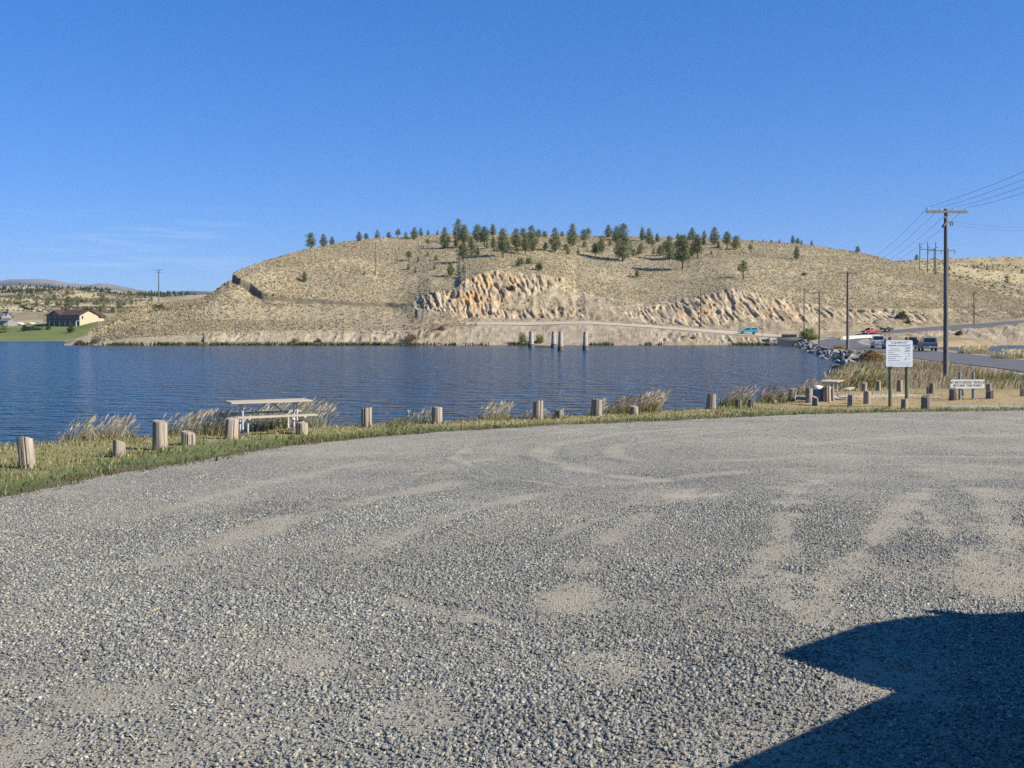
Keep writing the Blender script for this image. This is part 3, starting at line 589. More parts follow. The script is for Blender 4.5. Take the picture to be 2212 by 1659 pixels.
GREEN = [(.085, .125, .035), (.12, .16, .05), (.14, .175, .065), (.07, .10, .03)]; STRAW = [(.42, .34, .16), (.50, .41, .21), (.36, .28, .12), (.46, .40, .26)]; OLIVE = [(.20, .20, .07), (.26, .235, .09), (.16, .165, .05)]; BROWN = [(.14, .10, .05), (.18, .12, .06), (.10, .085, .035)]
# short turf between the lot and the lake
n = 190000
x = rng.uniform(-17, 19, n); Y = rng.uniform(8, 47, n); ed = edge_d(x, Y); shore = (x-xC(Y))
a = fbm(x/1.6, Y/1.6, 3, 4); bb = fbm(x/5, Y/5, 7, 3)
ok = (~in_lot(x, Y) | ((ed < .22+.5*(a-.45)) & (x > -6.7))) & (shore > -1.6) & ((x < 9) | (ed < 2.2+1.2*a) | (rng.random(n) < .22)) & (rng.random(n) < np.clip(1.25-.02*Y, .4, 1))
pthd = dpolyline(x, Y, PATH); ok &= pthd > .7
x, Y, ed, a, bb, shore = [v[ok] for v in (x, Y, ed, a, bb, shore)]; n = len(x)
gw = 1-sstep(.5, 1.7, ed+1.7*(a-.5)); u = rng.random(n)
isg = u < gw*.6+.06; edge = ed < .4
clo = np.where(isg[:, None], mixc(GREEN, n), np.where((rng.random(n) < bb*.9+.1)[:, None], mixc(STRAW, n), mixc(OLIVE, n)))
clo = np.where((edge & (rng.random(n) < .5))[:, None], mixc(BROWN, n), clo)
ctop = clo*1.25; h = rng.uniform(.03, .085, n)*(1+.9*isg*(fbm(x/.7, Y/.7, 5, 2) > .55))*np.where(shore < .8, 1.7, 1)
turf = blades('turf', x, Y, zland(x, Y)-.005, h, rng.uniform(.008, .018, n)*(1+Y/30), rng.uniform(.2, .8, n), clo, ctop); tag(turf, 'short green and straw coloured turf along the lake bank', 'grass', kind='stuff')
# rank dry grass between the turnaround and the causeway road
n = 60000
Y = rng.uniform(44, 128, n); x = xC(Y)+rng.uniform(-1.5, 1, n)+rng.random(n)*50; rd = road_d(x, Y); sh = x-xC(Y); d2 = xE(Y)-x
right = x > np.interp(Y, ROADC[:, 1], ROADC[:, 0])
ok = (rd > 5.2) & (x/Y < .60) & np.where(right, d2 > -1.2, (Y > 46+.10*(x-14)+4*fbm(x/4, Y/4, 2, 3)-2) ) & (rng.random(n) < np.where(Y > 90, .75, 1)) & (sh > -.8)
x, Y, rd, sh, right = [v[ok] for v in (x, Y, rd, sh, right)]; n = len(x); f = fbm(x/4, Y/4, 9, 3); wet = (sh < 3.5)
cs = np.where((f > .64)[:, None], mixc(OLIVE, n), mixc([(.46, .37, .22), (.52, .43, .28), (.38, .29, .17), (.34, .25, .14)], n)); cs = np.where((wet & (rng.random(n) < .25))[:, None], mixc(GREEN, n), cs)
cs = np.where((right & (rng.random(n) < .85))[:, None], mixc([(.52, .44, .27), (.46, .37, .2)], n), cs)*.92
h = rng.uniform(.2, .55, n)*(.5+.9*fbm(x/2.5, Y/2.5, 4, 3)); h = np.where(rd < 6.2, h*.5, h)
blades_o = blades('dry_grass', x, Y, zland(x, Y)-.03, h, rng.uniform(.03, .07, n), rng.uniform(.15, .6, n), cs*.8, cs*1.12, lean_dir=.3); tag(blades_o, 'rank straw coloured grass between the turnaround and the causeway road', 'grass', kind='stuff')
# bunch grass on the hill: real tufts over the bare ground
n = 115000
px_ = rng.uniform(200, 2230, n); j = np.round(px_-NPX[0]).astype(int); Ylo, Yhi = np.where(px_ < 1030, RY[1, j]-3, RY[2, j]), RY[6, j]+6
v = rng.random(n); Yt = Ylo+(Yhi-Ylo)*v; xt = ray(px_, Yt); zt = np.array([np.interp(Yt[i], RY[:, j[i]], RZ[:, j[i]]) for i in range(n)])
fi = np.array([np.interp(Yt[i], RY[:, j[i]], np.arange(len(RY))) for i in range(n)])
# follow the finished hill mesh and skip rock
ii = np.clip(np.round((px_-PXH[0])/1.6).astype(int), 0, len(PXH)-1); jj = np.clip(np.searchsorted(fr, fi), 0, len(fr)-1)
zt = zt+(Zh[ii, jj]-np.array([np.interp(fr[jj[i]], np.arange(len(RZ)), RZ[:, j[i]]) for i in range(n)]))
cutb = PYv[ii, jj]-np.interp(px_, [c[0] for c in CUT], [c[1] for c in CUT]); ok = (rock[ii, jj] < .25) & ~((px_ < 885) & (px_ > 498) & (cutb > -1) & (cutb < 2.5)) & (rng.random(n) < np.where(fi > 3.7, 1, .45)*(.1+1.35*fbm(xt/16, Yt/10, 21, 4))) & ~((px_ > 1030) & (fi < 2.3))
xt, Yt, zt, fi, px_ = [w[ok] for w in (xt, Yt, zt, fi, px_)]; n = len(xt); xt = xt+rng.normal(0, .15, n)
ct = mixc([(.46, .38, .23), (.51, .43, .265), (.42, .345, .205), (.37, .30, .18), (.31, .26, .165)], n, .1, p=[.32, .2, .28, .15, .05])
lowz = (fi < 3.9) & (px_ > 880) & (rng.random(n) < .6); ct = np.where(lowz[:, None], mixc([(.20, .16, .095), (.27, .20, .11), (.15, .14, .08), (.33, .25, .14)], n), ct)
ndark = (fi < 4) & (px_ < 880) & (rng.random(n) < .25); ct = np.where(ndark[:, None], mixc([(.22, .20, .14), (.18, .165, .115)], n), ct)
V, Q, CC = [], [], []; off = 0
for r in range(2):
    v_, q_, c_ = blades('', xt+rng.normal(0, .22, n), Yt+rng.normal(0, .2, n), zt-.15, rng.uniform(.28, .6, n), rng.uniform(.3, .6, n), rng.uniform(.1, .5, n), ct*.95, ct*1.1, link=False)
    V.append(v_); Q.append(q_+off); CC.append(c_); off += len(v_)
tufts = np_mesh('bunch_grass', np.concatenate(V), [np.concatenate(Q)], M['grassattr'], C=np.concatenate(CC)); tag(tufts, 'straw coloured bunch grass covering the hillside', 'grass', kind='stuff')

# tall seeding grass clumps on the bank, wind bending them to the right
def clump(label, px0, px1, pyb, hmin, hmax, n, green=.25, cols=None, depth=.8, group='tall grass clumps on the near bank', Yf=None, plume=2.2):
    n = int(max(n, 30)*1.5); root = empty('tall_grass_clump', (0, 0, 0)); tag(root, label, 'tall grass', group)
    c0 = hit((px0+px1)/2, pyb); Yc = Yf or c0.y
    while not Yf and ray((px0+px1)/2, Yc)-xC(Yc) < .75 and Yc > 12: Yc -= .1
    root.location = (ray((px0+px1)/2, Yc), Yc, float(zland(ray((px0+px1)/2, Yc), Yc)))
    L0 = root.location.copy()
    def pts(k):
        u = rng.beta(1.6, 1.6, k); x = ray(px0+(px1-px0)*u, Yc); Y = Yc+rng.uniform(-depth, depth, k)*.5+(x-L0.x)*.45; return x, Y, zland(x, Y)
    x, Y, z = pts(n); h = rng.uniform(hmin, hmax, n); c = mixc(cols or [(.50, .42, .27), (.56, .48, .33), (.44, .35, .20), (.40, .33, .24)], n)
    blades('seed_stalks', x-L0.x, Y-L0.y, z-L0.z-.03, h, np.full(n, .017)*(Yc/22), rng.uniform(.25, .75, n), c*.95, c*1.3, parent=root, lean_dir=.15, plume=plume)
    k = int(n*1.6); x, Y, z = pts(k); g = rng.random(k) < green*1.6
    c = np.where(g[:, None], mixc([(.12, .15, .035), (.16, .175, .05), (.09, .12, .03)], k), mixc(STRAW, k))
    blades('leaves', x-L0.x, Y-L0.y, z-L0.z-.03, rng.uniform(.2, .62, k)*hmax, np.full(k, .02)*(Yc/22), rng.uniform(.3, 1.1, k), c*.85, c, parent=root)
clump('feathery straw grass clump at the left end of the bank, beyond the stump', 140, 285, 946, .25, .62, 120, .12)
clump('wide feathery grass clump left of the near picnic table', 362, 500, 938, .3, .66, 170, .3, depth=1.2)
clump('tall golden grass clump behind the near picnic table', 500, 702, 930, .35, .85, 170, .35, depth=1.2, Yf=24.3)
clump('few thin grass stalks beside a leafy tuft, between the fifth and sixth tall posts', 876, 935, 914, .25, .5, 14, .2)
clump('leafy green tuft standing by the water right of the first post past the table', 835, 875, 921, .12, .3, 12, .95, cols=[(.18, .2, .07), (.3, .28, .12)])
clump('grass clump drooping over the half hidden stump', 1030, 1105, 907, .3, .62, 60, .4)
clump('sparse pale stalks between two tall posts in mid bank', 1120, 1200, 903, .15, .35, 25, .3)
clump('pale seeding grass just left of a tall grey post', 1272, 1300, 893, .3, .62, 40, .3)
clump('reddish brown weedy grass clump between two tall posts', 1300, 1385, 892, .3, .72, 85, .45, cols=[(.32, .24, .15), (.38, .29, .17), (.26, .18, .12), (.42, .36, .24)], depth=1)
clump('pale grass clump with drooping heads behind a tall grey post', 1375, 1428, 888, .35, .85, 110, .4)
clump('green bushy grass clump with pale plumes right of the dark sided post', 1552, 1625, 873, .3, .85, 100, .6, depth=1.4, cols=[(.34, .28, .2), (.42, .36, .26), (.3, .22, .16)])
clump('purple brown weed clump among the short posts', 1628, 1710, 868, .3, .8, 55, .45, depth=1.4, cols=[(.30, .20, .15), (.36, .26, .2), (.26, .2, .13)])
clump('straw and green clump behind the leaning post', 1712, 1790, 852, .3, .8, 60, .45, depth=1.5, cols=[(.42, .34, .2), (.36, .27, .15)])
clump('green and gold grass bank behind the far picnic table', 1775, 1880, 836, .3, 1.0, 130, .5, depth=3, cols=[(.42, .33, .17), (.36, .25, .11)])
clump('dense green tussock between two posts left of the white sign', 1850, 1905, 836, .4, 1.15, 150, .75, depth=2, cols=[(.34, .30, .15), (.28, .26, .1)])
clump('pale straw clump on the far shoulder of the causeway, nearer one', 2140, 2230, 784, .5, 1.1, 180, .1, depth=3, Yf=98, cols=[(.55, .47, .3), (.5, .4, .22)])
clump('pale straw clump on the far shoulder beyond the tall pole', 2065, 2138, 768, .6, 1.2, 150, .1, depth=3, Yf=121, cols=[(.55, .47, .3), (.5, .4, .22)])

# ------------------------------------------------------------------ trees
def pine(name, H, wid, bare, n_limb, seed, cone=.6, dens=1.0, lean=.02, tint=1.0):
    """ponderosa-like pine, origin at its foot: trunk with limbs, crown of needle clumps"""
    r = np.random.default_rng(seed); root = empty(name)
    mb = MB(); top = (lean*H, 0, H*.97); th = .022*H+.05
    mb.tube([(0, 0, -.5), (0, 0, .02*H), (lean*H*.3, .01*H, .4*H), (lean*H*.7, 0, .75*H), top], [th*1.25, th, th*.7, th*.4, .03], 7)
    P = []; S = []
    for i in range(n_limb):
        t = bare+(1-bare)*((i+.5)/n_limb)**.9; z = t*H; a = i*2.4+r.uniform(-.5, .5)
        u = (t-bare)/(1-bare); prof = (1-u)**cone*min(1, .45+u*3.2)
        ln = wid*H*.5*prof*r.uniform(.65, 1.15)+.12*H*.3; up = (.05+.35*u)*ln
        e = (lean*z+math.cos(a)*ln, math.sin(a)*ln, z+up)
        mb.tube([(lean*z, 0, z), (lean*z+math.cos(a)*ln*.5, math.sin(a)*ln*.5, z+up*.3), e], [th*.22, th*.15, .015], 5)
        k = max(2, int(5*prof*dens+2))
        for q in range(k):
            f_ = r.uniform(.35, 1.05); P.append((lean*z+math.cos(a)*ln*f_+r.normal(0, .045*H*wid), math.sin(a)*ln*f_+r.normal(0, .045*H*wid), z+up*f_+r.normal(0, .018*H))); S.append(r.uniform(.055, .10)*H*(.6+.6*prof))
    for q in range(3): P.append((top[0], 0, H*(.93+.03*q))); S.append(.045*H)
    mb.build('trunk', M['bark'], root)
    P = np.array(P); S = np.array(S); n = len(P); m = 21
    # each clump: many small needle tufts pointing outwards
    d = r.normal(0, 1, (n, m, 3)); d /= np.linalg.norm(d, axis=-1, keepdims=True); d[..., 2] *= .75
    c = P[:, None]+d*S[:, None, None]*r.uniform(.25, .95, (n, m, 1)); w = r.normal(0, 1, (n, m, 3)); w /= np.linalg.norm(w, axis=-1, keepdims=True)
    sz = S[:, None, None]*r.uniform(.22, .42, (n, m, 1))
    a_ = c-w*sz*.55; b_ = c+w*sz*.55; t_ = c+d*sz*1.5+np.array([0, 0, .2])*sz
    V = np.stack([a_, b_, t_], 2).reshape(-1, 3)
    tone = (r.uniform(.55, 1.35, (n, 1, 1))*r.uniform(.8, 1.25, (n, m, 1)))*tint
    colr = np.array([.185, .215, .105])*tone*np.where(r.random((n, 1, 1)) < .3, np.array([1.35, 1.15, .9]), 1)
    C = np.repeat(colr[:, :, None], 3, 2).reshape(-1, 3)
    np_mesh('crown', V, [np.arange(len(V)).reshape(-1, 3)], M['leafattr'], root, C=C)
    root['h'] = H
    return root
protos = {}
PK = {'tall': dict(H=10, wid=.46, bare=.24, n_limb=44, seed=1, cone=.55), 'full': dict(H=10, wid=.56, bare=.08, n_limb=48, seed=2, cone=.75), 'young': dict(H=10, wid=.52, bare=.03, n_limb=36, seed=3, cone=.8),
      'sparse': dict(H=10, wid=.52, bare=.40, n_limb=26, seed=4, cone=.45, dens=.7, lean=.05), 'round': dict(H=10, wid=.70, bare=.10, n_limb=44, seed=5, cone=.42), 'narrow': dict(H=10, wid=.36, bare=.12, n_limb=40, seed=6, cone=.6)}
def plant_tree(kind, loc, h, name='pine_tree', wide=1.0):
    if kind not in protos: protos[kind] = o = pine(name, **PK[kind])
    else: o = copy_tree(protos[kind])
    s = h/10; o.location = loc; o.scale = (s*wide, s*wide, s); o.rotation_euler = (0, 0, random.uniform(0, 6.28)); o.name = name
    if 'h' in o: del o['h']
    return o
def Z(lst, x0, sx, y0): return [(x0+sx*a, y0+sx*b, y0+sx*c) for a, b, c in lst]
PT = Z([(690, 330, 470), (808, 340, 455), (887, 360, 440), (1140, 315, 405), (1207, 330, 390), (1308, 297, 378), (1413, 318, 365), (1500, 297, 390), (1577, 318, 390), (1655, 280, 392), (1717, 280, 345), (1782, 295, 345), (1870, 300, 345), (1940, 280, 480), (2065, 205, 425), (2125, 260, 470), (2110, 430, 612), (1785, 390, 465), (1600, 505, 605), (1780, 505, 555), (1690, 560, 620), (1860, 545, 610), (1600, 635, 695), (1665, 675, 725), (1840, 640, 700), (1995, 615, 745), (2115, 640, 715), (630, 685, 785), (1190, 695, 735)], 512, .23148, 426.7)
PT += Z([(345, 290, 425), (400, 190, 350), (465, 200, 387), (545, 175, 290), (550, 300, 410), (405, 400, 480), (350, 432, 475), (640, 225, 492), (690, 350, 440), (760, 220, 405), (770, 400, 450), (830, 215, 300), (910, 200, 440), (850, 280, 475), (970, 225, 305), (1030, 240, 305), (1125, 215, 445), (1190, 240, 290), (1285, 175, 392), (1245, 385, 460), (1400, 235, 340), (1440, 215, 310), (1500, 350, 482), (1625, 180, 300), (1555, 290, 440), (1755, 180, 530), (1860, 400, 472), (1700, 200, 330), (1915, 365, 460), (1940, 210, 340), (2000, 225, 375), (2040, 320, 412), (2110, 370, 470), (1890, 605, 690), (1340, 400, 450), (580, 400, 450)], 938.7, .23148, 443.8)
PT += Z([(350, 210, 435), (445, 200, 300), (470, 230, 550), (425, 180, 240), (490, 200, 248), (560, 135, 250), (610, 200, 425), (675, 155, 240), (770, 135, 305), (885, 180, 332), (970, 215, 347), (1110, 290, 372), (1500, 205, 280), (1545, 230, 282), (1580, 245, 284), (1375, 237, 272), (1535, 305, 437), (1040, 445, 628), (1675, 250, 297), (2105, 305, 367), (740, 345, 387), (1120, 250, 266), (1220, 250, 264), (1300, 245, 272), (560, 285, 402)], 1365.4, .23148, 460.8)
PT += [(x, b-h_, b) for x, b, h_ in ((1003, 560, 12), (1025, 548, 14), (1052, 541, 15), (1068, 545, 12), (1093, 548, 16), (1122, 537, 18), (1152, 544, 13), (1178, 541, 16), (1205, 536, 12), (1222, 541, 15), (1262, 536, 14), (1302, 541, 13), (1318, 534, 16), (1362, 543, 15), (1386, 537, 13), (1412, 549, 14), (1436, 541, 18), (1462, 535, 15), (1520, 531, 17), (1552, 537, 14), (985, 535, 20), (1040, 525, 22), (1140, 524, 20), (1230, 522, 18), (1330, 524, 20), (1420, 524, 20), (1490, 527, 20))]
PT.sort()
SPECIAL = {(1345, 529): 'tall', (1474, 588): 'tall', (1606, 606): 'sparse', (1000, 568): 'tall'}
def ordinal(n): return f"{n}{'th' if 10 <= n % 100 <= 20 else {1: 'st', 2: 'nd', 3: 'rd'}.get(n % 10, 'th')}"
info = []
for i, (px, pt, pb) in enumerate(PT):
    j = int(px-NPX[0]); sky = pb < RP[6, j]+4
    p = hillpt(px, pb+ (0 if not sky else .6)); 
    dz = 0
    if not sky:      # sit on the finished mesh
        fi_ = float(np.interp(p.y, RY[:7, j], np.arange(7))); a_, b_ = int(np.clip(round((px-PXH[0])/1.6), 0, len(PXH)-1)), int(np.argmin(abs(fr-fi_))); dz = float(Zh[a_, b_]-np.interp(fr[b_], np.arange(len(RZ)), RZ[:, j]))
    h = (max(pb, RP[6, j] if sky else pb)-pt)/F*p.y; hp = pb-pt
    if (round(px), round(pb)) in SPECIAL: kind = SPECIAL[(round(px), round(pb))]
    elif hp > 42: kind = random.choice(['tall', 'full', 'tall', 'full'])
    elif hp > 26: kind = random.choice(['full', 'tall', 'narrow', 'round', 'full'])
    elif hp > 16: kind = random.choice(['full', 'young', 'narrow', 'round', 'sparse'])
    else: kind = random.choice(['young', 'round', 'young'])
    o = plant_tree(kind, (p.x, p.y, p.z+dz-.1), max(h, 1.2), wide=1.3 if hp < 30 else 1.1 if hp < 44 else .95)
    size = 'tall' if hp > 42 else 'medium' if hp > 24 else 'small' if hp > 13 else 'tiny'
    rel = (pb-RP[6, j])/(RP[4, j]-RP[6, j]); place = 'on the skyline of the hill' if rel < .06 else 'just below the hill crest' if rel < .3 else 'halfway down the hill slope' if rel < .72 else 'low on the hill above the cut'
    info.append((o, size, place, kind))
cnt = {}
for o, size, place, kind in info: cnt[(size, place)] = cnt.get((size, place), 0)+1
seen = {}
look = {'tall': 'clear trunked', 'full': 'broad based', 'young': 'bushy low', 'sparse': 'thin open', 'round': 'round crowned', 'narrow': 'slim'}
for o, size, place, kind in info:
    k = (size, place); seen[k] = seen.get(k, 0)+1
    tag(o, f"{size} {look[kind]} pine {place}" + (f", {ordinal(seen[k])} such from the left" if cnt[k] > 1 else ""), 'pine tree', 'pines scattered over the grassy hill')
# pines on the dry slopes at the left, seen over the lawn
LT = Z([(265, 270, 340), (290, 335, 395), (705, 240, 310), (940, 265, 345), (1030, 285, 330), (760, 310, 400), (670, 375, 470), (800, 400, 480), (850, 400, 440), (950, 340, 490), (1010, 365, 460), (1080, 380, 465), (510, 405, 490), (1310, 315, 355), (1400, 300, 345), (1435, 325, 425), (1365, 380, 460), (1500, 370, 440), (1410, 475, 578), (1455, 430, 475), (1665, 400, 500), (1735, 400, 480), (1770, 360, 400), (1845, 385, 455), (1580, 480, 562), (870, 470, 530), (1280, 500, 540), (1730, 345, 372), (1810, 340, 367)], 0, .15432, 588.8)
LB = Z([(250, 400, 450), (320, 430, 500), (370, 460, 520), (430, 480, 525), (910, 480, 532), (1200, 465, 535), (1130, 345, 420), (1250, 480, 540)], 0, .15432, 588.8)
LT.sort()
def far_hit(px, py, H):
    pxs, f, Yv, Zv = H; j = int(np.argmin(abs(pxs-px))); P = HZ-(Zv[j]-EYE)/Yv[j]*F
    k = int(np.argmax(P <= py)) if (P <= py).any() else int(np.argmin(P)); return Vector((ray(px, Yv[j, k]), Yv[j, k], Zv[j, k]))
for i, (px, pt, pb) in enumerate(LT):
    p = far_hit(px, pb, H1); h = (pb-pt)/F*p.y*1.08
    o = plant_tree(random.choice(['full', 'round', 'tall', 'full']), (p.x, p.y, p.z-.3), max(h, 2.5), wide=1.4)
    tag(o, f"dark pine on the dry slope behind the brown roofed house, {ordinal(i+1)} from the left", 'pine tree', 'pines on the dry slope behind the house')
for i, (px, pt, pb) in enumerate(Z([(310, 1225, 1268), (375, 1260, 1290), (750, 1210, 1292), (870, 1325, 1352), (1525, 1350, 1407), (1630, 1335, 1367), (1705, 1360, 1427), (2180, 1435, 1502), (1980, 1495, 1602), (1195, 1400, 1452)], 1860.4, .15945, 358.4)):
    p = far_hit(px, pb, HR); h = (pb-pt)/F*p.y*1.1; o = plant_tree(['round', 'young', 'round', 'young', 'full'][i % 5], (p.x, p.y, p.z-.3), max(h, 2.5))
    tag(o, f"small dark pine on the far right hill, {['leftmost, peeping over the shoulder', 'second, peeping over the shoulder', 'beside the left pole of the three poles', 'low one between the far poles', 'first right of the near tall pole', 'on the crest band right of the pole', 'third right of the near tall pole', 'nearest the frame edge', 'largest of the low ones', 'just behind the tall near pole'][i]}", 'pine tree', 'pines on the far right hill')
for i, (px, pt, pb) in enumerate(LB):
    p = far_hit(px, pb, H1); s_ = p.y/F
    bush_args = ((p.x, p.y, p.z-.2), (pb-pt)*s_*1.5, (pb-pt)*s_*.8); far_bushes = globals().setdefault('far_bushes', []); far_bushes.append(bush_args)
# low brush speckling the far slopes
n = 9000; px = rng.uniform(-60, 330, n); Yq = rng.uniform(610, 840, n); pxs_, f_, Yv_, Zv_ = H1; jx = np.clip(((px-pxs_[0])/(pxs_[1]-pxs_[0])).astype(int), 0, len(pxs_)-1)
zq = np.array([np.interp(Yq[i], Yv_[jx[i]], Zv_[jx[i]]) for i in range(n)]); xq = ray(px, Yq); kq = rng.random(n) < 1.7*fbm(xq/40, Yq/30, 5, 4)-.45; xq, Yq, zq = xq[kq], Yq[kq], zq[kq]; n = len(xq); cq = mixc([(.15, .14, .08), (.2, .18, .1), (.11, .115, .06), (.26, .21, .12)], n)
brush = blades('far_brush', xq, Yq, zq-.2, rng.uniform(.7, 1.8, n), rng.uniform(1, 2.8, n), rng.uniform(0, .3, n), cq, cq*1.1); tag(brush, 'low dark sagebrush speckling the dry slope behind the houses', 'brush', kind='stuff')
n = 4200; px = rng.uniform(1860, 2260, n); Yq = rng.uniform(470, 765, n); pxs_, f_, Yv_, Zv_ = HR; jx = np.clip(((px-pxs_[0])/(pxs_[1]-pxs_[0])).astype(int), 0, len(pxs_)-1)
zq = np.array([np.interp(Yq[i], Yv_[jx[i]], Zv_[jx[i]]) for i in range(n)]); xq = ray(px, Yq); kq = rng.random(n) < 1.9*fbm(xq/35, Yq/25, 15, 4)-.5; xq, Yq, zq = xq[kq], Yq[kq], zq[kq]; n = len(xq); cq = mixc([(.19, .165, .09), (.26, .215, .12), (.15, .14, .08), (.34, .27, .15)], n)
brush = blades('far_brush', xq, Yq, zq-.2, rng.uniform(.5, 1.3, n), rng.uniform(.8, 2.2, n), rng.uniform(0, .3, n), cq, cq*1.1); tag(brush, 'low brush speckling the far right hill', 'brush', kind='stuff')
# woods too far to count
n = 900; V, C = [], []
for i in range(n):
    if i < 620:
        px = random.uniform(215, 450) if i < 430 else random.uniform(-60, 330); top = float(np.interp(px, [-60, 0, 130, 222, 270, 350, 405, 450], [631, 631, 631, 634, 636, 634, 634, 640])); py = top+random.random()*(10 if px > 215 else 5)
    else: px = random.uniform(-40, 240); py = 620+random.random()**.6*14
    p = far_hit(px, py, H2); 
    if i < 430: p = Vector((ray(px, 1350+random.random()*300), 0, 0)); Yq = p.x/((px-CX)/F) if abs(px-CX) > 1 else 1400; p = Vector((p.x, Yq, zof(py, Yq)-1))
    h = random.uniform(3, 6.5); w = h*random.uniform(.25, .4); tone = random.uniform(.7, 1.3)
    for lv in range(3):
        zb = h*(.08+.27*lv); ww = w*(1-.27*lv); a0 = random.random()*6
        for k in range(5):
            a = a0+k*1.2566; b_ = a+1.35; q = random.uniform(.75, 1.2)
            V += [(p.x+math.cos(a)*ww*q, p.y+math.sin(a)*ww*q, p.z+zb), (p.x+math.cos(b_)*ww*q, p.y+math.sin(b_)*ww*q, p.z+zb), (p.x, p.y, p.z+zb+h*.42)]; C += [(.035*tone, .052*tone, .024*tone)]*3
wood = np_mesh('far_wood', np.array(V), [np.arange(len(V)).reshape(-1, 3)], M['leafattr'], C=np.array(C)); tag(wood, 'dark conifer woods on the distant low ridges', 'woods', kind='stuff')

# ------------------------------------------------------------------ shrubs
def shrub(name, label, loc, w, h, cols, n=900, leaf=.12, cat='shrub', group=None, depth=None, stems=7, rag=.35):
    root = empty(name, loc); tag(root, label, cat, group); d = depth or w
    mb = MB()
    for i in range(stems):
        a = random.uniform(0, 6.28); q = random.uniform(.3, .85); mb.tube([(0.05*math.cos(a)*w, 0.05*math.sin(a)*d, -.1), (math.cos(a)*w*.2*q, math.sin(a)*d*.2*q, h*.4), (math.cos(a)*w*.42*q, math.sin(a)*d*.42*q, h*.8)], [.03*h*.4+.008, .02*h*.4+.006, .005], 5)
    mb.build('stems', M['bark'], root)
    nc = 46; u = rng.normal(0, 1, (nc, 3)); u /= np.linalg.norm(u, axis=1, keepdims=True); u[:, 2] = abs(u[:, 2]); r_ = rng.uniform(.35, 1, nc)**.6*rng.uniform(1-rag, 1.05, nc)
    cc = np.stack([u[:, 0]*r_*w*.45, u[:, 1]*r_*d*.45, .12*h+u[:, 2]*r_*h*.78], -1); ct_ = rng.uniform(.6, 1.35, nc)
    k = rng.integers(0, nc, n); c = cc[k]+rng.normal(0, .085, (n, 3))*np.array([w, d, h]); c[:, 2] = np.maximum(c[:, 2], 0)
    a = rng.normal(0, 1, (n, 3)); a /= np.linalg.norm(a, axis=1, keepdims=True); b_ = rng.normal(0, 1, (n, 3)); b_ /= np.linalg.norm(b_, axis=1, keepdims=True); s = leaf*rng.uniform(.6, 1.4, (n, 1))
    V = np.stack([c-a*s*.5, c+b_*s*.35, c+a*s*.7, c-b_*s*.35], 1).reshape(-1, 3)
    co_ = mixc(cols, n, .2)*ct_[k][:, None]; np_mesh('foliage', V, [np.arange(n*4).reshape(-1, 4)], M['leafattr'], root, C=np.repeat(co_, 4, 0)); return root
WIL = [(.16, .21, .05), (.21, .26, .07), (.25, .28, .10)]; RUST = [(.22, .12, .07), (.28, .16, .09), (.18, .11, .08)]; DKG = [(.03, .05, .02), (.045, .07, .025), (.06, .08, .03)]; YEL = [(.2, .21, .05), (.28, .25, .08), (.14, .17, .05)]; ORA = [(.36, .23, .09), (.42, .29, .13), (.30, .19, .08)]; LGR = [(.07, .11, .03), (.10, .145, .04)]
def hs(name, label, px, pt, pb, wpx, cols, **k):
    p = hillpt(px, pb); s = p.y/F; return shrub(name, label, (p.x, p.y, p.z-.1), wpx*s, (pb-pt)*s, cols, leaf=k.pop('leaf', .28), **k)
hs('rust_bush', 'large reddish brown bush low on the bank across the lake', 889, 714, 738, 42, RUST, group='bushes on the far bank')
hs('rust_bush', 'smaller reddish bush up the bank right of the large reddish one', 955, 699, 715, 24, RUST, n=500, group='bushes on the far bank')
hs('rust_bush', 'small reddish bush by the far shore on the left part of the bank', 637, 728, 740, 18, RUST, n=350, group='bushes on the far bank')
hs('rust_bush', 'low pinkish brown bush right of the small reddish one by the far shore', 688, 727, 739, 18, RUST, n=300, group='bushes on the far bank')
hs('green_bush', 'tall yellow green bush on the bank left of the concrete piers', 1129, 708, 745, 20, YEL, n=700, group='bushes on the far bank')
hs('green_bush', 'yellow green bush growing in the hollow between the concrete piers', 1166, 716, 741, 20, YEL, n=600, group='bushes on the far bank')
hs('green_bush', 'dark round juniper inside the orange rock cut', 1107, 614, 630, 17, DKG, n=500, group='bushes on the hill')
hs('green_bush', 'spreading green bush above the orange rock cut, left of a pair', 1124, 551, 578, 26, LGR, n=600, group='bushes on the hill')
hs('green_bush', 'green bush above the orange rock cut, right of a pair', 1142, 555, 573, 18, LGR, n=500, group='bushes on the hill')
hs('green_bush', 'dark lone bush above the right end of the orange rock cut', 1164, 563, 585, 19, DKG, n=600, group='bushes on the hill')
hs('green_bush', 'small dark shrub on the open slope above the pale cut', 1738, 590, 598, 14, DKG, n=200, group='bushes on the hill')
hs('green_bush', 'small olive bush on the bank under the gravel road', 1479, 722, 733, 14, YEL, n=250, group='bushes on the far bank')
hs('green_bush', 'olive shrub on the bank right of the small olive bush', 1498, 720, 735, 14, YEL, n=250, group='bushes on the far bank')
hs('juniper', 'large dark juniper at the right end of the road cut', 1948, 665, 691, 30, DKG, n=900, group='bushes on the far bank')
hs('juniper', 'dark trailing juniper below the large one', 1962, 684, 700, 16, DKG, n=400, group='bushes on the far bank')
hs('green_bush', 'round olive bush on the bank below the right hand road', 2072, 711, 725, 20, [(.13, .11, .05), (.10, .09, .04)], n=500, group='bushes on the far bank')
hs('sage_bush', 'dark sagebrush at the tip of the point', 205, 722, 742, 26, [(.17, .17, .12), (.13, .12, .09), (.22, .2, .15)], n=500, group='bushes on the point')
hs('rust_bush', 'brown bush at the waterline on the tip of the point', 172, 731, 745, 26, [(.14, .085, .05), (.1, .07, .04)], n=400, group='bushes on the point')
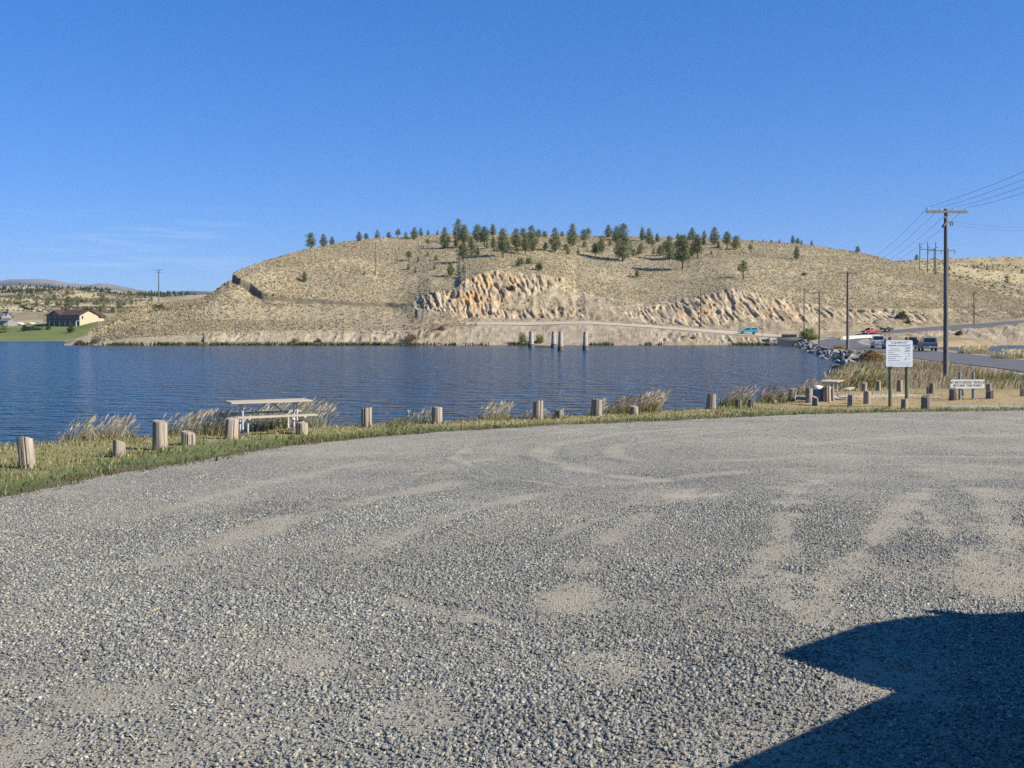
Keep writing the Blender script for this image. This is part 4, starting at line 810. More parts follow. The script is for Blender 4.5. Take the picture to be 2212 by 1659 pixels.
hs('sage_bush', 'dark brush crowning the left shoulder of the point', 345, 650, 668, 40, DKG+[(.16, .14, .08)], n=500, group='bushes on the point')
# reeds along the far shore
n = 5200; px = np.where(rng.random(n) < .8, rng.uniform(178, 985, n), rng.choice([1020., 1035, 1110, 1135, 1288, 1310, 1400, 1425, 1590, 1610, 1640, 1665, 2040, 2080, 2110], n)+rng.normal(0, 9, n)); px = np.clip(px, 178, 2140)
dens_ = fbm(px/30, px*0, 3, 3); okk = rng.random(n) < dens_*1.8-.25; px = px[okk]; n = len(px); Y = 260.7+rng.uniform(0, 2.2, n)
cs = mixc([(.10, .12, .03), (.15, .155, .045), (.20, .17, .06), (.07, .09, .025)], n); reeds = blades('shore_reeds', ray(px, Y), Y, np.full(n, -.1), rng.uniform(.4, 1.3, n), rng.uniform(.2, .45, n), rng.uniform(.1, .6, n), cs*.8, cs*1.1); tag(reeds, 'green reeds fringing the far shore', 'reeds', kind='stuff')
def ns(name, label, px, pt, pb, wpx, cols, Y=None, **k):
    p = hit(px, pb) if Y is None else Vector((ray(px, Y), Y, float(zland(ray(px, Y), Y)))); s = p.y/F; return shrub(name, label, (p.x, p.y, p.z-.05), wpx*s, max(.3, p.z*0+(zof(pt, p.y)-p.z)), cols, **k)
ns('willow_bush', 'rounded light green willow at the corner of the causeway', 1747, 705, 748, 42, WIL, Y=243, leaf=.3, n=2200, rag=.2)
ns('rabbitbrush', 'wide golden brown bush on the causeway shoulder left of the white sign', 1882, 752, 790, 58, ORA, Y=84, leaf=.14, n=2600, rag=.2)
ns('rabbitbrush', 'rusty low brush along the road above the riprap', 1815, 742, 757, 40, ORA, Y=142, leaf=.16, n=900, rag=.3)
ns('green_bush', 'dark green bush overhanging the water below the golden bush', 1822, 788, 816, 50, DKG, Y=77, leaf=.13, n=1500, rag=.3)
ns('green_bush', 'leafy green bush left of the white sign post', 1888, 800, 829, 30, LGR, Y=61, leaf=.1, n=1100)
ns('green_bush', 'low green leafy weed between short posts', 1668, 848, 872, 26, LGR, Y=40.5, leaf=.07, n=700)
ns('green_bush', 'leafy weed patch in front of the pale plumed grass', 1585, 852, 880, 44, LGR, Y=39.0, leaf=.06, n=900)
for i, (l_, w_, h_) in enumerate(far_bushes): shrub('brush_clump', f"dark thicket on the dry slope behind the house, {ordinal(i+1)} in the thickets' row", l_, w_, h_, DKG+[(.13, .12, .06)], n=260, leaf=.7, group='thickets on the dry slope')
# lawn planting by the houses
def ls(name, label, px, pt, pb, wpx, cols, Y, **k):
    z = zlawn(px, Y); s = Y/F; return shrub(name, label, (ray(px, Y), Y, z-.1), wpx*s, (pb-pt)*s, cols, leaf=.4, **k)
ls('hedge', 'long dark hedge on the lawn left of the brown roofed house', 70, 700, 713, 46, DKG, 418, depth=3, n=700, group='garden shrubs by the houses')
ls('conifer_shrub', 'pointed dark shrub at the left end of the hedge', 53, 693, 712, 14, DKG, 417, n=500, group='garden shrubs by the houses')
ls('garden_bush', 'broad yellow green bush at the left edge by the grey house', 12, 692, 711, 46, WIL, 416, n=900, group='garden shrubs by the houses')
ls('garden_bush', 'small dark shrub at the near corner of the brown roofed house', 104, 701, 711, 13, DKG, 419, n=300, group='garden shrubs by the houses')
r_ = ls('young_tree', 'small young tree standing alone on the lawn', 154, 703, 724, 17, LGR, 403, n=700, cat='tree', stems=3)

# ------------------------------------------------------------------ log posts (bollards)
def post_mesh(h, r, seed, skew=(0, 0), dark=False):
    rr = np.random.default_rng(seed); n = 40; V = []; ang = np.linspace(0, 2*math.pi, n, endpoint=False); rad = r*(1+.10*np.interp(ang, np.linspace(0, 6.3, 8), rr.uniform(-1.4, 1, 8))+rr.uniform(-.03, .03, n)); rad[rr.choice(n, 7, replace=False)] *= rr.uniform(.72, .93, 7)
    tilt = rr.uniform(-.10, .10, 2)
    for z, s in ((-.25, 1.05), (0, 1.04), (.35*h, 1.0), (.8*h, .97), (h*.985, .96), (h, .925)):
        for k in range(n):
            x, y = math.cos(ang[k])*rad[k]*s, math.sin(ang[k])*rad[k]*s
            zz = z+((x*tilt[0]+y*tilt[1])*3 if z > .9*h else 0)+(rr.uniform(-.012, .012) if z > .98*h else 0); f = max(z, 0)
            V.append((x+skew[0]*f, y+skew[1]*f, zz))
    F_ = [(i*n+k, i*n+(k+1) % n, (i+1)*n+(k+1) % n, (i+1)*n+k) for i in range(5) for k in range(n)]+[tuple(5*n+k for k in range(n))]
    return V, F_
POSTS = [ # px, top, base, width, lean, label
 (60, 947, 1010, 31, -.10, 'tall pale log post leaning left, nearest the left edge of the photo'), (257, 953.6, 985.6, 26, 0, 'short cracked log stump with grass round it, second from the left'), (346, 910, 972, 31, 0, 'tallest thick log post with deep vertical cracks, left of the near table'),
 (408, 934.6, 963, 29, 0, 'short stump just right of the tallest cracked post'), (499, 904, 949, 27, .06, 'pale split log post standing in front of the near picnic bench'), (652, 912, 939, 25, 0, 'short cracked stump in front of the right end of the near picnic table'),
 (792, 882, 922, 21.5, 0, 'narrow square topped log post, first right of the near picnic table'), (944, 879.6, 915, 22, 0, 'pale straight log post alone by the water, second right of the near table'), (1068, 888, 906, 25, 0, 'stump half hidden in a grass clump'),
 (1162, 867.5, 904.6, 22, .02, 'dark sided straight log post in the middle of the bank'), (1208, 885.5, 903, 20, 0, 'low stump beside the post in the middle of the bank'), (1288, 864, 898.7, 22, .03, 'grey white log post left of the reddish weeds'),
 (1369, 878, 896.6, 19, 0, 'low square stump in front of the reddish weeds'), (1422, 856, 889, 21, .04, 'grey log post right of the reddish weeds'), (1461, 876, 887, 18, 0, 'very low dark stump, lone, right of the weeds'),
 (1536, 853, 884, 20, .05, 'post with dark left face and bright right face, left of the green plumed clump'), (1595, 864, 882, 14, .05, 'short pale post under the green plumed clump'), (1622, 839, 868, 16, .04, 'tall thin post among the plumed weeds'), (1621, 863, 880, 13, .06, 'short pale grey post below the tall thin one'),
 (1672, 864, 874, 10, 0, 'tiny dark stump sunk in leafy weeds'), (1709, 839.7, 866, 16, .16, 'post leaning right, with bright yellowish face'), (1748, 838.5, 870.5, 15, 0, 'dark square post left of the blue barrel'), (1786, 835, 869, 17, -.02, 'tall post with black shaded side right of the blue barrel'), (1798, 838, 866, 7, 0, 'thin reddish post tucked behind the black sided post'),
 (1761, 858, 875, 12.5, 0, 'short brown stump in front of the blue barrel'), (1837, 852, 876, 14, .05, 'dark stump right of the far picnic table'), (1873, 845, 874, 14, 0, 'brown post left of the white sign'), (1866, 827, 845, 10, .12, 'pale leaning post farther back left of the white sign'),
 (1897, 822.5, 843, 10.7, 0, 'back row post with bright right face, left of the white sign'), (1943.6, 822, 845.4, 12, 0, 'back row post seen between the legs of the white sign'), (2013, 826.7, 850, 12, .05, 'grey cracked back row post right of the white sign'), (2004, 836, 850, 6, 0, 'small stub leaning on the grey back row post'),
 (1954, 862, 883, 13.7, 0, 'short grey stump before the right leg of the white sign'), (2000, 855.7, 883, 18.7, 0, 'thick short stump right of the white sign'), (2058, 839.7, 865, 14, 0, 'split grey stump under the left end of the vehicle sign'), (2079, 841, 855, 8, 0, 'pale stub behind the left leg of the vehicle sign'),
 (2136, 828, 861, 12, 0, 'tall post at the right end of the vehicle sign'), (2139, 844, 861.5, 14, 0, 'short grey stump before the tall post right of the vehicle sign'), (2209, 841, 857, 10, 0, 'dark reddish post at the right edge of the photo')]
NOF = np.array([-.0, 0])
for i, (px, pt, pb, w, lean, lab) in enumerate(POSTS):
    p = hit(px, pb); s = p.y/F; h = (pb-pt)*s; V, F_ = post_mesh(h, w*s/2*1.02, 100+i, (lean, 0))
    dark = i in (2, 8, 10, 14, 16, 18, 30, 33, 34, 37) and i != 2
    me = bpy.data.meshes.new('log_post'); me.from_pydata(V, [], F_); me.update()
    o = link_mesh('log_post', me, M['wood_dark'] if dark else M['wood_post']); o.location = p; o.rotation_euler = (0, 0, random.uniform(-.2, .2))
    tag(o, lab, 'post', 'log posts and stumps along the lot')
    # rank grass left unmown round the foot
    if i < 16:
        n = 34; a = rng.uniform(0, 6.28, n); q = w*s/2*rng.uniform(.9, 1.9, n); x, Y = p.x+np.cos(a)*q, p.y+np.sin(a)*q
        foot = (x, Y) if i == 0 else (np.concatenate([foot[0], x]), np.concatenate([foot[1], Y]))
n = len(foot[0]); c = np.where((rng.random(n) < .7)[:, None], mixc(GREEN, n), mixc(OLIVE, n))
ft = blades('foot_grass', foot[0], foot[1], zland(foot[0], foot[1])-.01, rng.uniform(.06, .17, n), rng.uniform(.012, .022, n), rng.uniform(.2, .8, n), c*.8, c*1.2); tag(ft, 'longer green grass left round the feet of the log posts', 'grass', kind='stuff')

# ------------------------------------------------------------------ picnic tables
def picnic_table(loc, rz, label):
    root = empty('picnic_table', loc, rz); tag(root, label, 'picnic table', 'picnic tables')
    Lh, H = .92, .76
    mb = MB()
    for k in range(4): mb.box((0, -.27+.18*k, H-.02), (2*Lh, .168, .04))
    mb.build('table_top', M['plank'], root, bevel=.004)
    for sgn in (-1, 1):
        mb = MB()
        for k in (0, 1): mb.box((.0, sgn*(.60+.13*k), .445), (2*Lh, .122, .038))
        mb.build('seat', M['plank'], root, bevel=.004)
    r = .024
    for ex in (-.62, .62):
        fm = MB()
        fm.box((ex, 0, H-.058), (.05, .62, .036))
        for sy in (-1, 1):
            pts = [(ex, sy*.13, H-.06), (ex, sy*.13, .16)]+[(ex, sy*(.13+.13*(1-math.cos(t))), .16-.13*math.sin(t)) for t in np.linspace(.3, math.pi/2, 6)]
            pts += [(ex, sy*.50, .03)]+[(ex, sy*(.50+.13*math.sin(t)), .16-.13*math.cos(t)) for t in np.linspace(.3, math.pi/2, 6)]+[(ex, sy*.63, .41)]
            fm.tube(pts, r, 8); fm.box((ex, sy*.665, .414), (.05, .26, .024))
        fm.tube([(ex, -.15, .27), (ex, .15, .27)], .02, 6)
        fm.build('end_frame', M['galv'], root, smooth=False)
        bm_ = MB(); bm_.tube([(ex, 0, .27), (math.copysign(.05, ex), 0, H-.05)], .019, 6); bm_.build('brace', M['galv'], root)
    return root
picnic_table((-5.56, 22.75, float(zland(-5.56, 22.75))), R(28), 'picnic table with wooden top and curved pipe legs on the near bank by the water')
p = hit(1797, 862); picnic_table((ray(1797, p.y), p.y, p.z), R(64), 'picnic table seen end on behind the posts, left of the white sign')

# blue barrel with a white domed lid
p = hit(1767, 868); s = p.y/F; b = empty('trash_barrel', p); tag(b, 'blue trash barrel with white domed lid among the posts', 'trash barrel'); rr_ = 11.5*s
mb = MB(); mb.tube([(0, 0, -.05), (0, 0, .25), (0, 0, .27), (0, 0, .29), (0, 0, .50)], [rr_, rr_, rr_*1.05, rr_, rr_], 18); mb.build('drum', M['barrel'], b)
mb = MB(); mb.tube([(0, 0, .50), (0, 0, .535)]+[(0, 0, (.535+.12*math.sin(t))) for t in (.5, .9, 1.25, 1.5)], [rr_*1.06, rr_*1.06]+[rr_*1.06*math.cos(t) for t in (.5, .9, 1.25, 1.5)], 18); mb.build('lid', M['sign'], b, smooth=True)

# ------------------------------------------------------------------ signs
def text_mesh(txt, size, m, parent, loc, name='lettering', bold=.0):
    cu = bpy.data.curves.new('t', 'FONT'); cu.body = txt; cu.size = size; cu.align_x = 'CENTER'; cu.align_y = 'CENTER'; cu.extrude = .0015; cu.offset = bold; cu.space_line = .95
    t = bpy.data.objects.new('t', cu); col.objects.link(t); bpy.context.view_layer.update()
    me = bpy.data.meshes.new_from_object(t.evaluated_get(bpy.context.evaluated_depsgraph_get())); bpy.data.objects.remove(t)
    o = link_mesh(name, me, m, parent); o.location = loc; o.rotation_euler = (R(90), 0, 0); return o
def board(w, h, m, parent, z, y=-.075, rad=.05):
    pts = []
    for cx, cz, a0 in ((w/2-rad, h/2-rad, 0), (-w/2+rad, h/2-rad, 90), (-w/2+rad, -h/2+rad, 180), (w/2-rad, -h/2+rad, 270)):
        for k in range(5): a = R(a0+22.5*k); pts.append((cx+rad*math.cos(a), y, z+cz+rad*math.sin(a)))
    mb = MB(); mb.poly(pts, (0, .02, 0)); return mb.build('sign_board', m, parent)
p = hit(1941, 879); s = p.y/F
sg = empty('access_sign', p, R(-4)); tag(sg, 'white notice board of small print on two round wooden posts', 'sign')
bw, bh = 56*s, 57.4*s; bz = (879-763.7)*s
for x_, sx_ in ((-17.5*s, 1), (17.5*s, 1)):
    mb = MB(); mb.tube([(x_, 0, -.4), (x_, 0, .9), (x_, 0, (879-728)*s)], [8.4*s/2, 8*s/2, 7.6*s/2], 12); mb.build('post', M['treated'], sg)
board(bw, bh, M['sign'], sg, bz, y=-.095, rad=.06)
yb = -.0975
text_mesh('CAUSEWAY', .105, M['inkpale'], sg, (0, yb, bz+bh*.41)); text_mesh('FISHING ACCESS SITE', .082, M['inkpale'], sg, (0, yb, bz+bh*.30))
mb = MB(); rs = random.Random(3)
for i, (u0, u1) in enumerate(((-.33, -.05), (-.42, .05), (-.42, -.19), (-.42, -.03), (-.42, .03), (-.42, -.14), (-.42, .03), (-.42, .44), (-.42, .44), (-.42, -.16))):
    z_ = bz+bh*(.185-.073*i - (.02 if i > 6 else 0)); u = u0
    while u < u1-.01:
        l_ = rs.uniform(.02, .07); mb.box(((u+l_/2)*bw, yb, z_), (l_*bw*.86, .002, bh*(.018 if i < 7 else .009))); u += l_
mb.build('small_print', M['inkpale'], sg)
mb = MB()
for (u0, u1, v, t) in ((.23, .40, .20, .02), (.21, .42, .225, .008), (.24, .38, .105, .02), (.19, .42, .135, .007), (.2, .41, .08, .007), (.19, .42, .01, .008), (.22, .32, -.10, .008), (.35, .38, -.07, .05), (.22, .25, -.21, .07), (.23, .40, -.20, .008)):
    mb.box(((u0+u1)/2*bw, yb, bz+v*bh), ((u1-u0)*bw, .002, t*bh))
mb.build('pictogram', M['inkpale'], sg)
mb = MB()
for x_ in (-17.5*s, 17.5*s):
    for z_ in (-.455, .455): mb.box((x_, yb, bz+z_*bh), (.02, .008, .02))
mb.build('bolts', M['steel'], sg)
p = hit(2088, 862); s = p.y/F; sg = empty('vehicle_sign', p, R(3)); tag(sg, 'cream board reading no motorized vehicles beyond this point, on two grey posts', 'sign')
for x_ in (-14.8*s, 14.8*s):
    mb = MB(); mb.tube([(x_, 0, -.4), (x_, 0, .6), (x_, 0, (862-804)*s)], 3.1*s, 10); mb.build('post', M['greypost'], sg)
bz = (862-829.5)*s; board(75*s, 19*s, M['sign_old'], sg, bz, y=-.09, rad=.03)
t = text_mesh('NO MOTORIZED VEHICLES\nBEYOND THIS POINT', .138, M['ink'], sg, (0, -.0925, bz), bold=.002); t.scale = (.92, 1, 1)

# ------------------------------------------------------------------ utility poles and wires
def util_pole(label, p, h, r, arm=2.4, arm_dz=.18, rz=0, insul=4, braces=False, second=None, m=None, cat='utility pole', group='power poles'):
    root = empty('utility_pole', p, rz); tag(root, label, cat, group); mb = MB(); mb.tube([(0, 0, -.8), (0, 0, h*.5), (0, 0, h)], [r*1.25, r*1.05, r*.8], 10); mb.build('pole', m or M['pole'], root)
    tips = []
    for k, (aw, az) in enumerate(([(arm, h-arm_dz)] if arm else [])+([second] if second else [])):
        ca = MB(); ca.box((0, -r*.8-.05, az), (aw, .11, .13)); co_ = ca.build('crossarm', M['arm'] if h*F/max(p.y, 1) > 200 else (m or M['pole']), root)
        if braces:
            br = MB()
            for sx_ in (-1, 1): br.tube([(sx_*.38, -r*.8-.1, az-.06), (0, -r*.9-.02, az-.42)], .018, 4)
            br.build('arm_brace', M['galv'], co_)
        if insul and k == 0:
            for f in np.linspace(-.47, .47, insul):
                ib = MB(); ib.tube([(f*aw, -r*.8-.05, az+.06), (f*aw, -r*.8-.05, az+.14), (f*aw, -r*.8-.05, az+.16), (f*aw, -r*.8-.05, az+.24)], [.018, .018, .05, .035], 8); ib.build('insulator', M['ceramic'], co_); tips.append(Vector((f*aw, -r*.8-.05, az+.25)))
    bpy.context.view_layer.update()
    return root, [root.matrix_world @ t for t in tips]
p = hit(2043, 820, 46); s = p.y/F; big, tb = util_pole('tall weathered power pole nearest the camera, right of the white sign', p, (820-451)*s, 4.4*s, 92*s, 7*s, R(4), braces=True)
mb = MB(); mb.tube([(-.02, -.13, (820-479)*s), (-.33, -.30, (820-491)*s)], .075, 8); mb.build('lamp_arm', M['steel'], big)
mb = MB(); mb.tube([(.1, -.05, (820-480)*s), (.42, -.05, (820-479)*s)], .02, 5); mb.tube([(.28, -.05, (820-480)*s), (.24, -.05, (820-488)*s)], .03, 6); mb.tube([(.40, -.05, (820-480)*s), (.36, -.05, (820-488)*s)], .025, 6); mb.build('bracket', M['steel'], big)
def pole_at(px, pt, pb, lab, r, arm, Y=None, **k):
    p = hit(px, pb, 46) if Y is None else Vector((ray(px, Y), Y, float(zboth(ray(px, Y), Y)))); s = p.y/F; return util_pole(lab, p, zof(pt, p.y)-p.z, r, arm, **k)
p2_, t2 = pole_at(1831, 587, 755, 'dark power pole with wide crossarm at the causeway edge, second from the camera', .15, 44/F*128, Y=128)
p3_, t3 = pole_at(1770, 630, 743, 'thinner power pole with crossarm right of the willow', .14, 31/F*190, Y=190)
p4_, t4 = pole_at(1737, 625, 720, 'power pole with crossarm rising behind the willow', .13, 30/F*262, Y=264, m=M['polefar'])
pole_at(1514, 624, 712, 'bare brown pole beside the gravel road below the pale rock cut', .15, 0, Y=283, m=M['polefar'], insul=0)
pole_at(2104, 632, 705, 'pole with short crossarm beside the right hand road', .14, 11/F*290, Y=287, insul=2, m=M['polefar'])
q_ = hillpt(811, 599); util_pole('faint thin pole standing on the open left slope of the hill', q_, 70/F*q_.y, .11, 0, insul=0, m=M['polefar'])
q_ = Vector((ray(343, 306), 306, zof(647, 306))); util_pole('double crossarm power pole standing on the brow of the point at left', q_, zof(582, 306)-q_.z, .16, 21/F*306, insul=0, second=(12/F*306, zof(588, 306)-q_.z), m=M['pole'])
q_ = Vector((ray(249.5, 440), 440, zlawn(249, 440)-.3)); util_pole('short pale pole behind the point near the brown roofed house', q_, zof(652, 440)-q_.z, .2, 0, insul=0, m=M['arm'])
def wire(a, b, sag, r=.0075, label=None, ext=None):
    pts = []
    for t in np.linspace(0, 1, 15): q = a.lerp(b, t); pts.append((q.x, q.y, q.z-sag*4*t*(1-t)))
    mb = MB(); mb.tube(pts, r, 5); o = mb.build('power_line', M['wire']); return o
wn_ = 0
WL = ['outermost left', 'second from left', 'third from left', 'outermost right']
for k in range(4):
    o = wire(tb[k], t2[k], 1.1); tag(o, f"thin {WL[k]} wire running from the tall pole down to the second pole", 'power line', 'power lines between the poles')
    o = wire(t2[k], t3[k], .9); tag(o, f"thin {WL[k]} wire between the second and third causeway poles", 'power line', 'power lines between the poles')
    o = wire(t3[k], t4[k], .9); tag(o, f"thin {WL[k]} wire between the willow side pole and the one behind", 'power line', 'power lines between the poles')
    ye = (368, 384, 399, 412.6)[k]; Ye = 26.0; e = Vector((ray(2290, Ye), Ye, zof(ye-(ye-452)*-.35-24, Ye))); o = wire(tb[k], tb[k]+(Vector((ray(2212, 40), 40, zof(ye, 40)))-tb[k])*1.25, .10); tag(o, f"thin {['topmost', 'second highest', 'third highest', 'lowest'][k]} wire rising from the tall pole to the right edge", 'power line', 'power lines between the poles')
a_ = Vector(big.location)+Vector((.4, -.05, (820-479)*s))
for k, (dy, ye) in enumerate(((0, 485.5), (-8, 495))): o = wire(a_+Vector((0, 0, dy*s*.7)), Vector((ray(2330, 62), 62, zof(ye-8, 62))), .35, .005); tag(o, f"faint {['upper', 'lower'][k]} service wire running right from the tall pole bracket", 'power line', 'power lines between the poles')
# transmission structures on the right hill
def at(px, py, Y): return Vector((ray(px, Y), Y, zof(py, Y)))
Y3 = 505; c = empty('transmission_frame', at(2004, 584, Y3)); tag(c, 'three tall poles joined by a crossbar behind the right shoulder of the hill', 'transmission frame'); s = Y3/F
for x_ in (-17, 0, 17):
    mb = MB(); mb.tube([(x_*s, 0, -9), (x_*s, 0, 60.5*s)], [.27, .2], 7); o = mb.build('pole', M['polefar'], c); mb = MB(); mb.tube([(x_*s, 0, 50*s), ((x_+4.5)*s, 0, 48.8*s)], .16, 6); mb.build('insulator', M['steel'], o)
mb = MB(); mb.box((-1*s, -.3, 45.2*s), (33*s, .25, .3)); mb.build('crossbar', M['polefar'], c)
Y2_ = 402; s = Y2_/F; q_ = at(2033, 605, Y2_); c = empty('transmission_frame', q_); tag(c, 'two pole power frame with crossbar and cross bracing behind the tall pole', 'transmission frame')
for x_ in (-15, 15): mb = MB(); mb.tube([(x_*s, 0, -5), (x_*s, 0, 69*s)], [.24, .18], 7); mb.build('pole', M['polefar'], c)
mb = MB(); mb.box((0, -.3, 63.5*s), (59*s, .25, .28)); cb = mb.build('crossbar', M['polefar'], c)
for x_ in (-29, -.5, 28.5): mb = MB(); mb.tube([(x_*s, -.3, 63*s), (x_*s, -.3, 56.5*s)], .13, 6); mb.build('insulator', M['steel'], cb)
mb = MB(); mb.tube([(-15*s, 0, 28*s), (15*s, 0, 50*s)], .09, 5); mb.tube([(15*s, .15, 28*s), (-15*s, .15, 50*s)], .09, 5); mb.build('cross_brace', M['polefar'], c)

# ------------------------------------------------------------------ old bridge piers in the lake
PR = [(1147.5, 716, 751.5, 10.2, 'left end pier'), (1196, 716, 751, 9.6, 'second pier from the left'), (1211, 716, 757.5, 10.6, 'thicker nearer pier, third from left'), (1264.5, 716, 756.5, 9.8, 'lone right end pier')]
for px, pt, pb, w, lab in PR:
    Yp = EYE*F/(pb-HZ); s = Yp/F; c = empty('bridge_pier', (ray(px, Yp), Yp, 0)); tag(c, 'round concrete '+lab+', standing in the lake', 'bridge pier', 'old bridge piers'); h = zof(pt, Yp); r0 = w*s/2
    mb = MB(); mb.tube([(0, 0, -1.5), (0, 0, h*.24)], [r0*1.36, r0*1.28], 20); mb.build('footing', M['pierdark'], c)
    mb = MB(); mb.tube([(0, 0, h*.24), (0, 0, h*.3), (0, 0, h*.93), (0, 0, h*.935), (0, 0, h)], [r0*1.12, r0*1.1, r0*.86, r0*.93, r0*.9], 20); mb.build('shaft', M['concrete'], c)
mb = MB(); a_ = at(1152, 751, 221); mb.box(((ray(1152, 224)+ray(1194, 224))/2, 224, .12), (ray(1194, 224)-ray(1152, 224), .5, .35)); o = mb.build('sunken_beam', M['pierdark']); tag(o, 'dark beam lying at the waterline between the two left piers', 'beam')

# ------------------------------------------------------------------ riprap
rp_ = []
for k in range(6):
    r2 = np.random.default_rng(50+k); V = BOX*(1+r2.uniform(-.3, .3, (8, 3)))*np.array([1, .8, .75]); me = bpy.data.meshes.new('boulder'); me.from_pydata(V.tolist(), [], BQ.tolist()+[(3, 2, 1, 0)])
    shade = [.27, .2, .14, .33, .17, .08][k]; a = me.color_attributes.new('Col', 'FLOAT_COLOR', 'POINT'); a.data.foreach_set('color', np.tile([shade, shade*.93, shade*.82, 1], 8).astype(np.float32)); me.materials.append(M['rockattr']); me.update(); rp_.append(me)
BL = ['pale angular', 'mid grey', 'brown grey', 'whitish', 'dull grey', 'dark']
def boulder(x, Y, z, sz, far=False):
    k = random.choice([0, 0, 1, 2, 3, 3, 4, 5]); o = bpy.data.objects.new('riprap_boulder', rp_[k]); col.objects.link(o); o.location = (x, Y, z); o.scale = (sz*random.uniform(.8, 1.3), sz*random.uniform(.7, 1.1), sz*random.uniform(.7, 1.1)); o.rotation_euler = (random.uniform(-.6, .6), random.uniform(-.6, .6), random.uniform(0, 6.28))
    if far: lab = f"{BL[k]} boulder under the grey barrier across the lake"
    else:
        u = x-float(xC(Y)); lab = f"{BL[k]} {'larger' if sz > .55 else 'smaller'} boulder {'at the waterline' if u < -1.2 else 'midway up' if u < 0 else 'on the crest'} of the causeway riprap, {'near end' if Y < 105 else 'near middle' if Y < 140 else 'far middle' if Y < 185 else 'far end'}"
    tag(o, lab, 'boulder', 'riprap: '+lab)
for i in range(285):
    Y = 82+(246-82)*random.random()**1.15; u = random.uniform(-2.3, .9); x = float(xC(Y))+u*1.05; boulder(x, Y, float(zland(x, Y))+.12, random.uniform(.18, .52)*(1 if Y < 160 else 1.1))
for i in range(48):
    px = random.uniform(1655, 1736); p = hillpt(px, random.uniform(733, 745)); boulder(p.x, p.y-.2, p.z+.1, random.uniform(.45, .85), True)

# ------------------------------------------------------------------ concrete barriers, delineators
def barrier(label, pts, h, mt, group='concrete barriers'):
    c = empty('barrier', pts[0]); tag(c, label, 'barrier', group)
    for a, b in zip(pts[:-1], pts[1:]):
        d = (b-a); L_ = d.length; M_ = d.to_track_quat('X', 'Z').to_matrix(); mb = MB(); V = []
        for x_ in (0.03, L_-.03):
            for y_, z_ in ((-.3, -.25), (-.3, .08), (-.14, .3), (-.09, h), (.09, h), (.14, .3), (.3, .08), (.3, -.25)): V.append(M_ @ Vector((x_, y_, z_))+a-pts[0])
        mb.add(V, [tuple(range(8)), tuple(range(15, 7, -1))]+[(k, (k+1) % 8, 8+(k+1) % 8, 8+k) for k in range(8)]); mb.build('barrier_block', mt, c)
    return c
def rp3(px, py, Y): x = ray(px, Y); return Vector((x, Y, float(zboth(x, Y))))
WB = [rp3(px, 0, Y) for px, Y in ((1818, 243), (1834, 249), (1850, 255), (1866, 260), (1882, 263.3), (1900, 264.8))]
wb = barrier('long white concrete barrier curving along the junction, with yellow near end', WB, .85, M['barrier'])
mb = MB(); d = (WB[0]-WB[1]).normalized(); mb.box(d*.2+Vector((0, 0, .40)), (.9, .9, 1.0), taper=.5); mb.build('end_cap', M['yellow'], wb)
barrier('low grey concrete barrier left of the willow', [rp3(1688, 0, 267), rp3(1704, 0, 266), rp3(1722, 0, 265)], .9, M['greywall'])
for i, (px, pt, Y, lab) in enumerate(((1647, 713, 270, 'thin marker post at the near edge of the gravel road right of the teal pickup'), (1680, 712, 271, 'thin marker post by the grey barrier'), (1947, 722, 266, 'short marker post by the end of the white barrier'))):
    q_ = rp3(px, 0, Y); c = empty('marker_post', q_); tag(c, lab, 'marker post', 'road marker posts'); h = max(1.0, zof(pt, Y)-q_.z); mb = MB(); mb.tube([(0, 0, -.3), (0, 0, h)], .05, 6); mb.build('stake', M['steel'], c); mb = MB(); mb.box((0, -.06, h-.16), (.12, .02, .24)); mb.build('reflector', M['galv'], c)

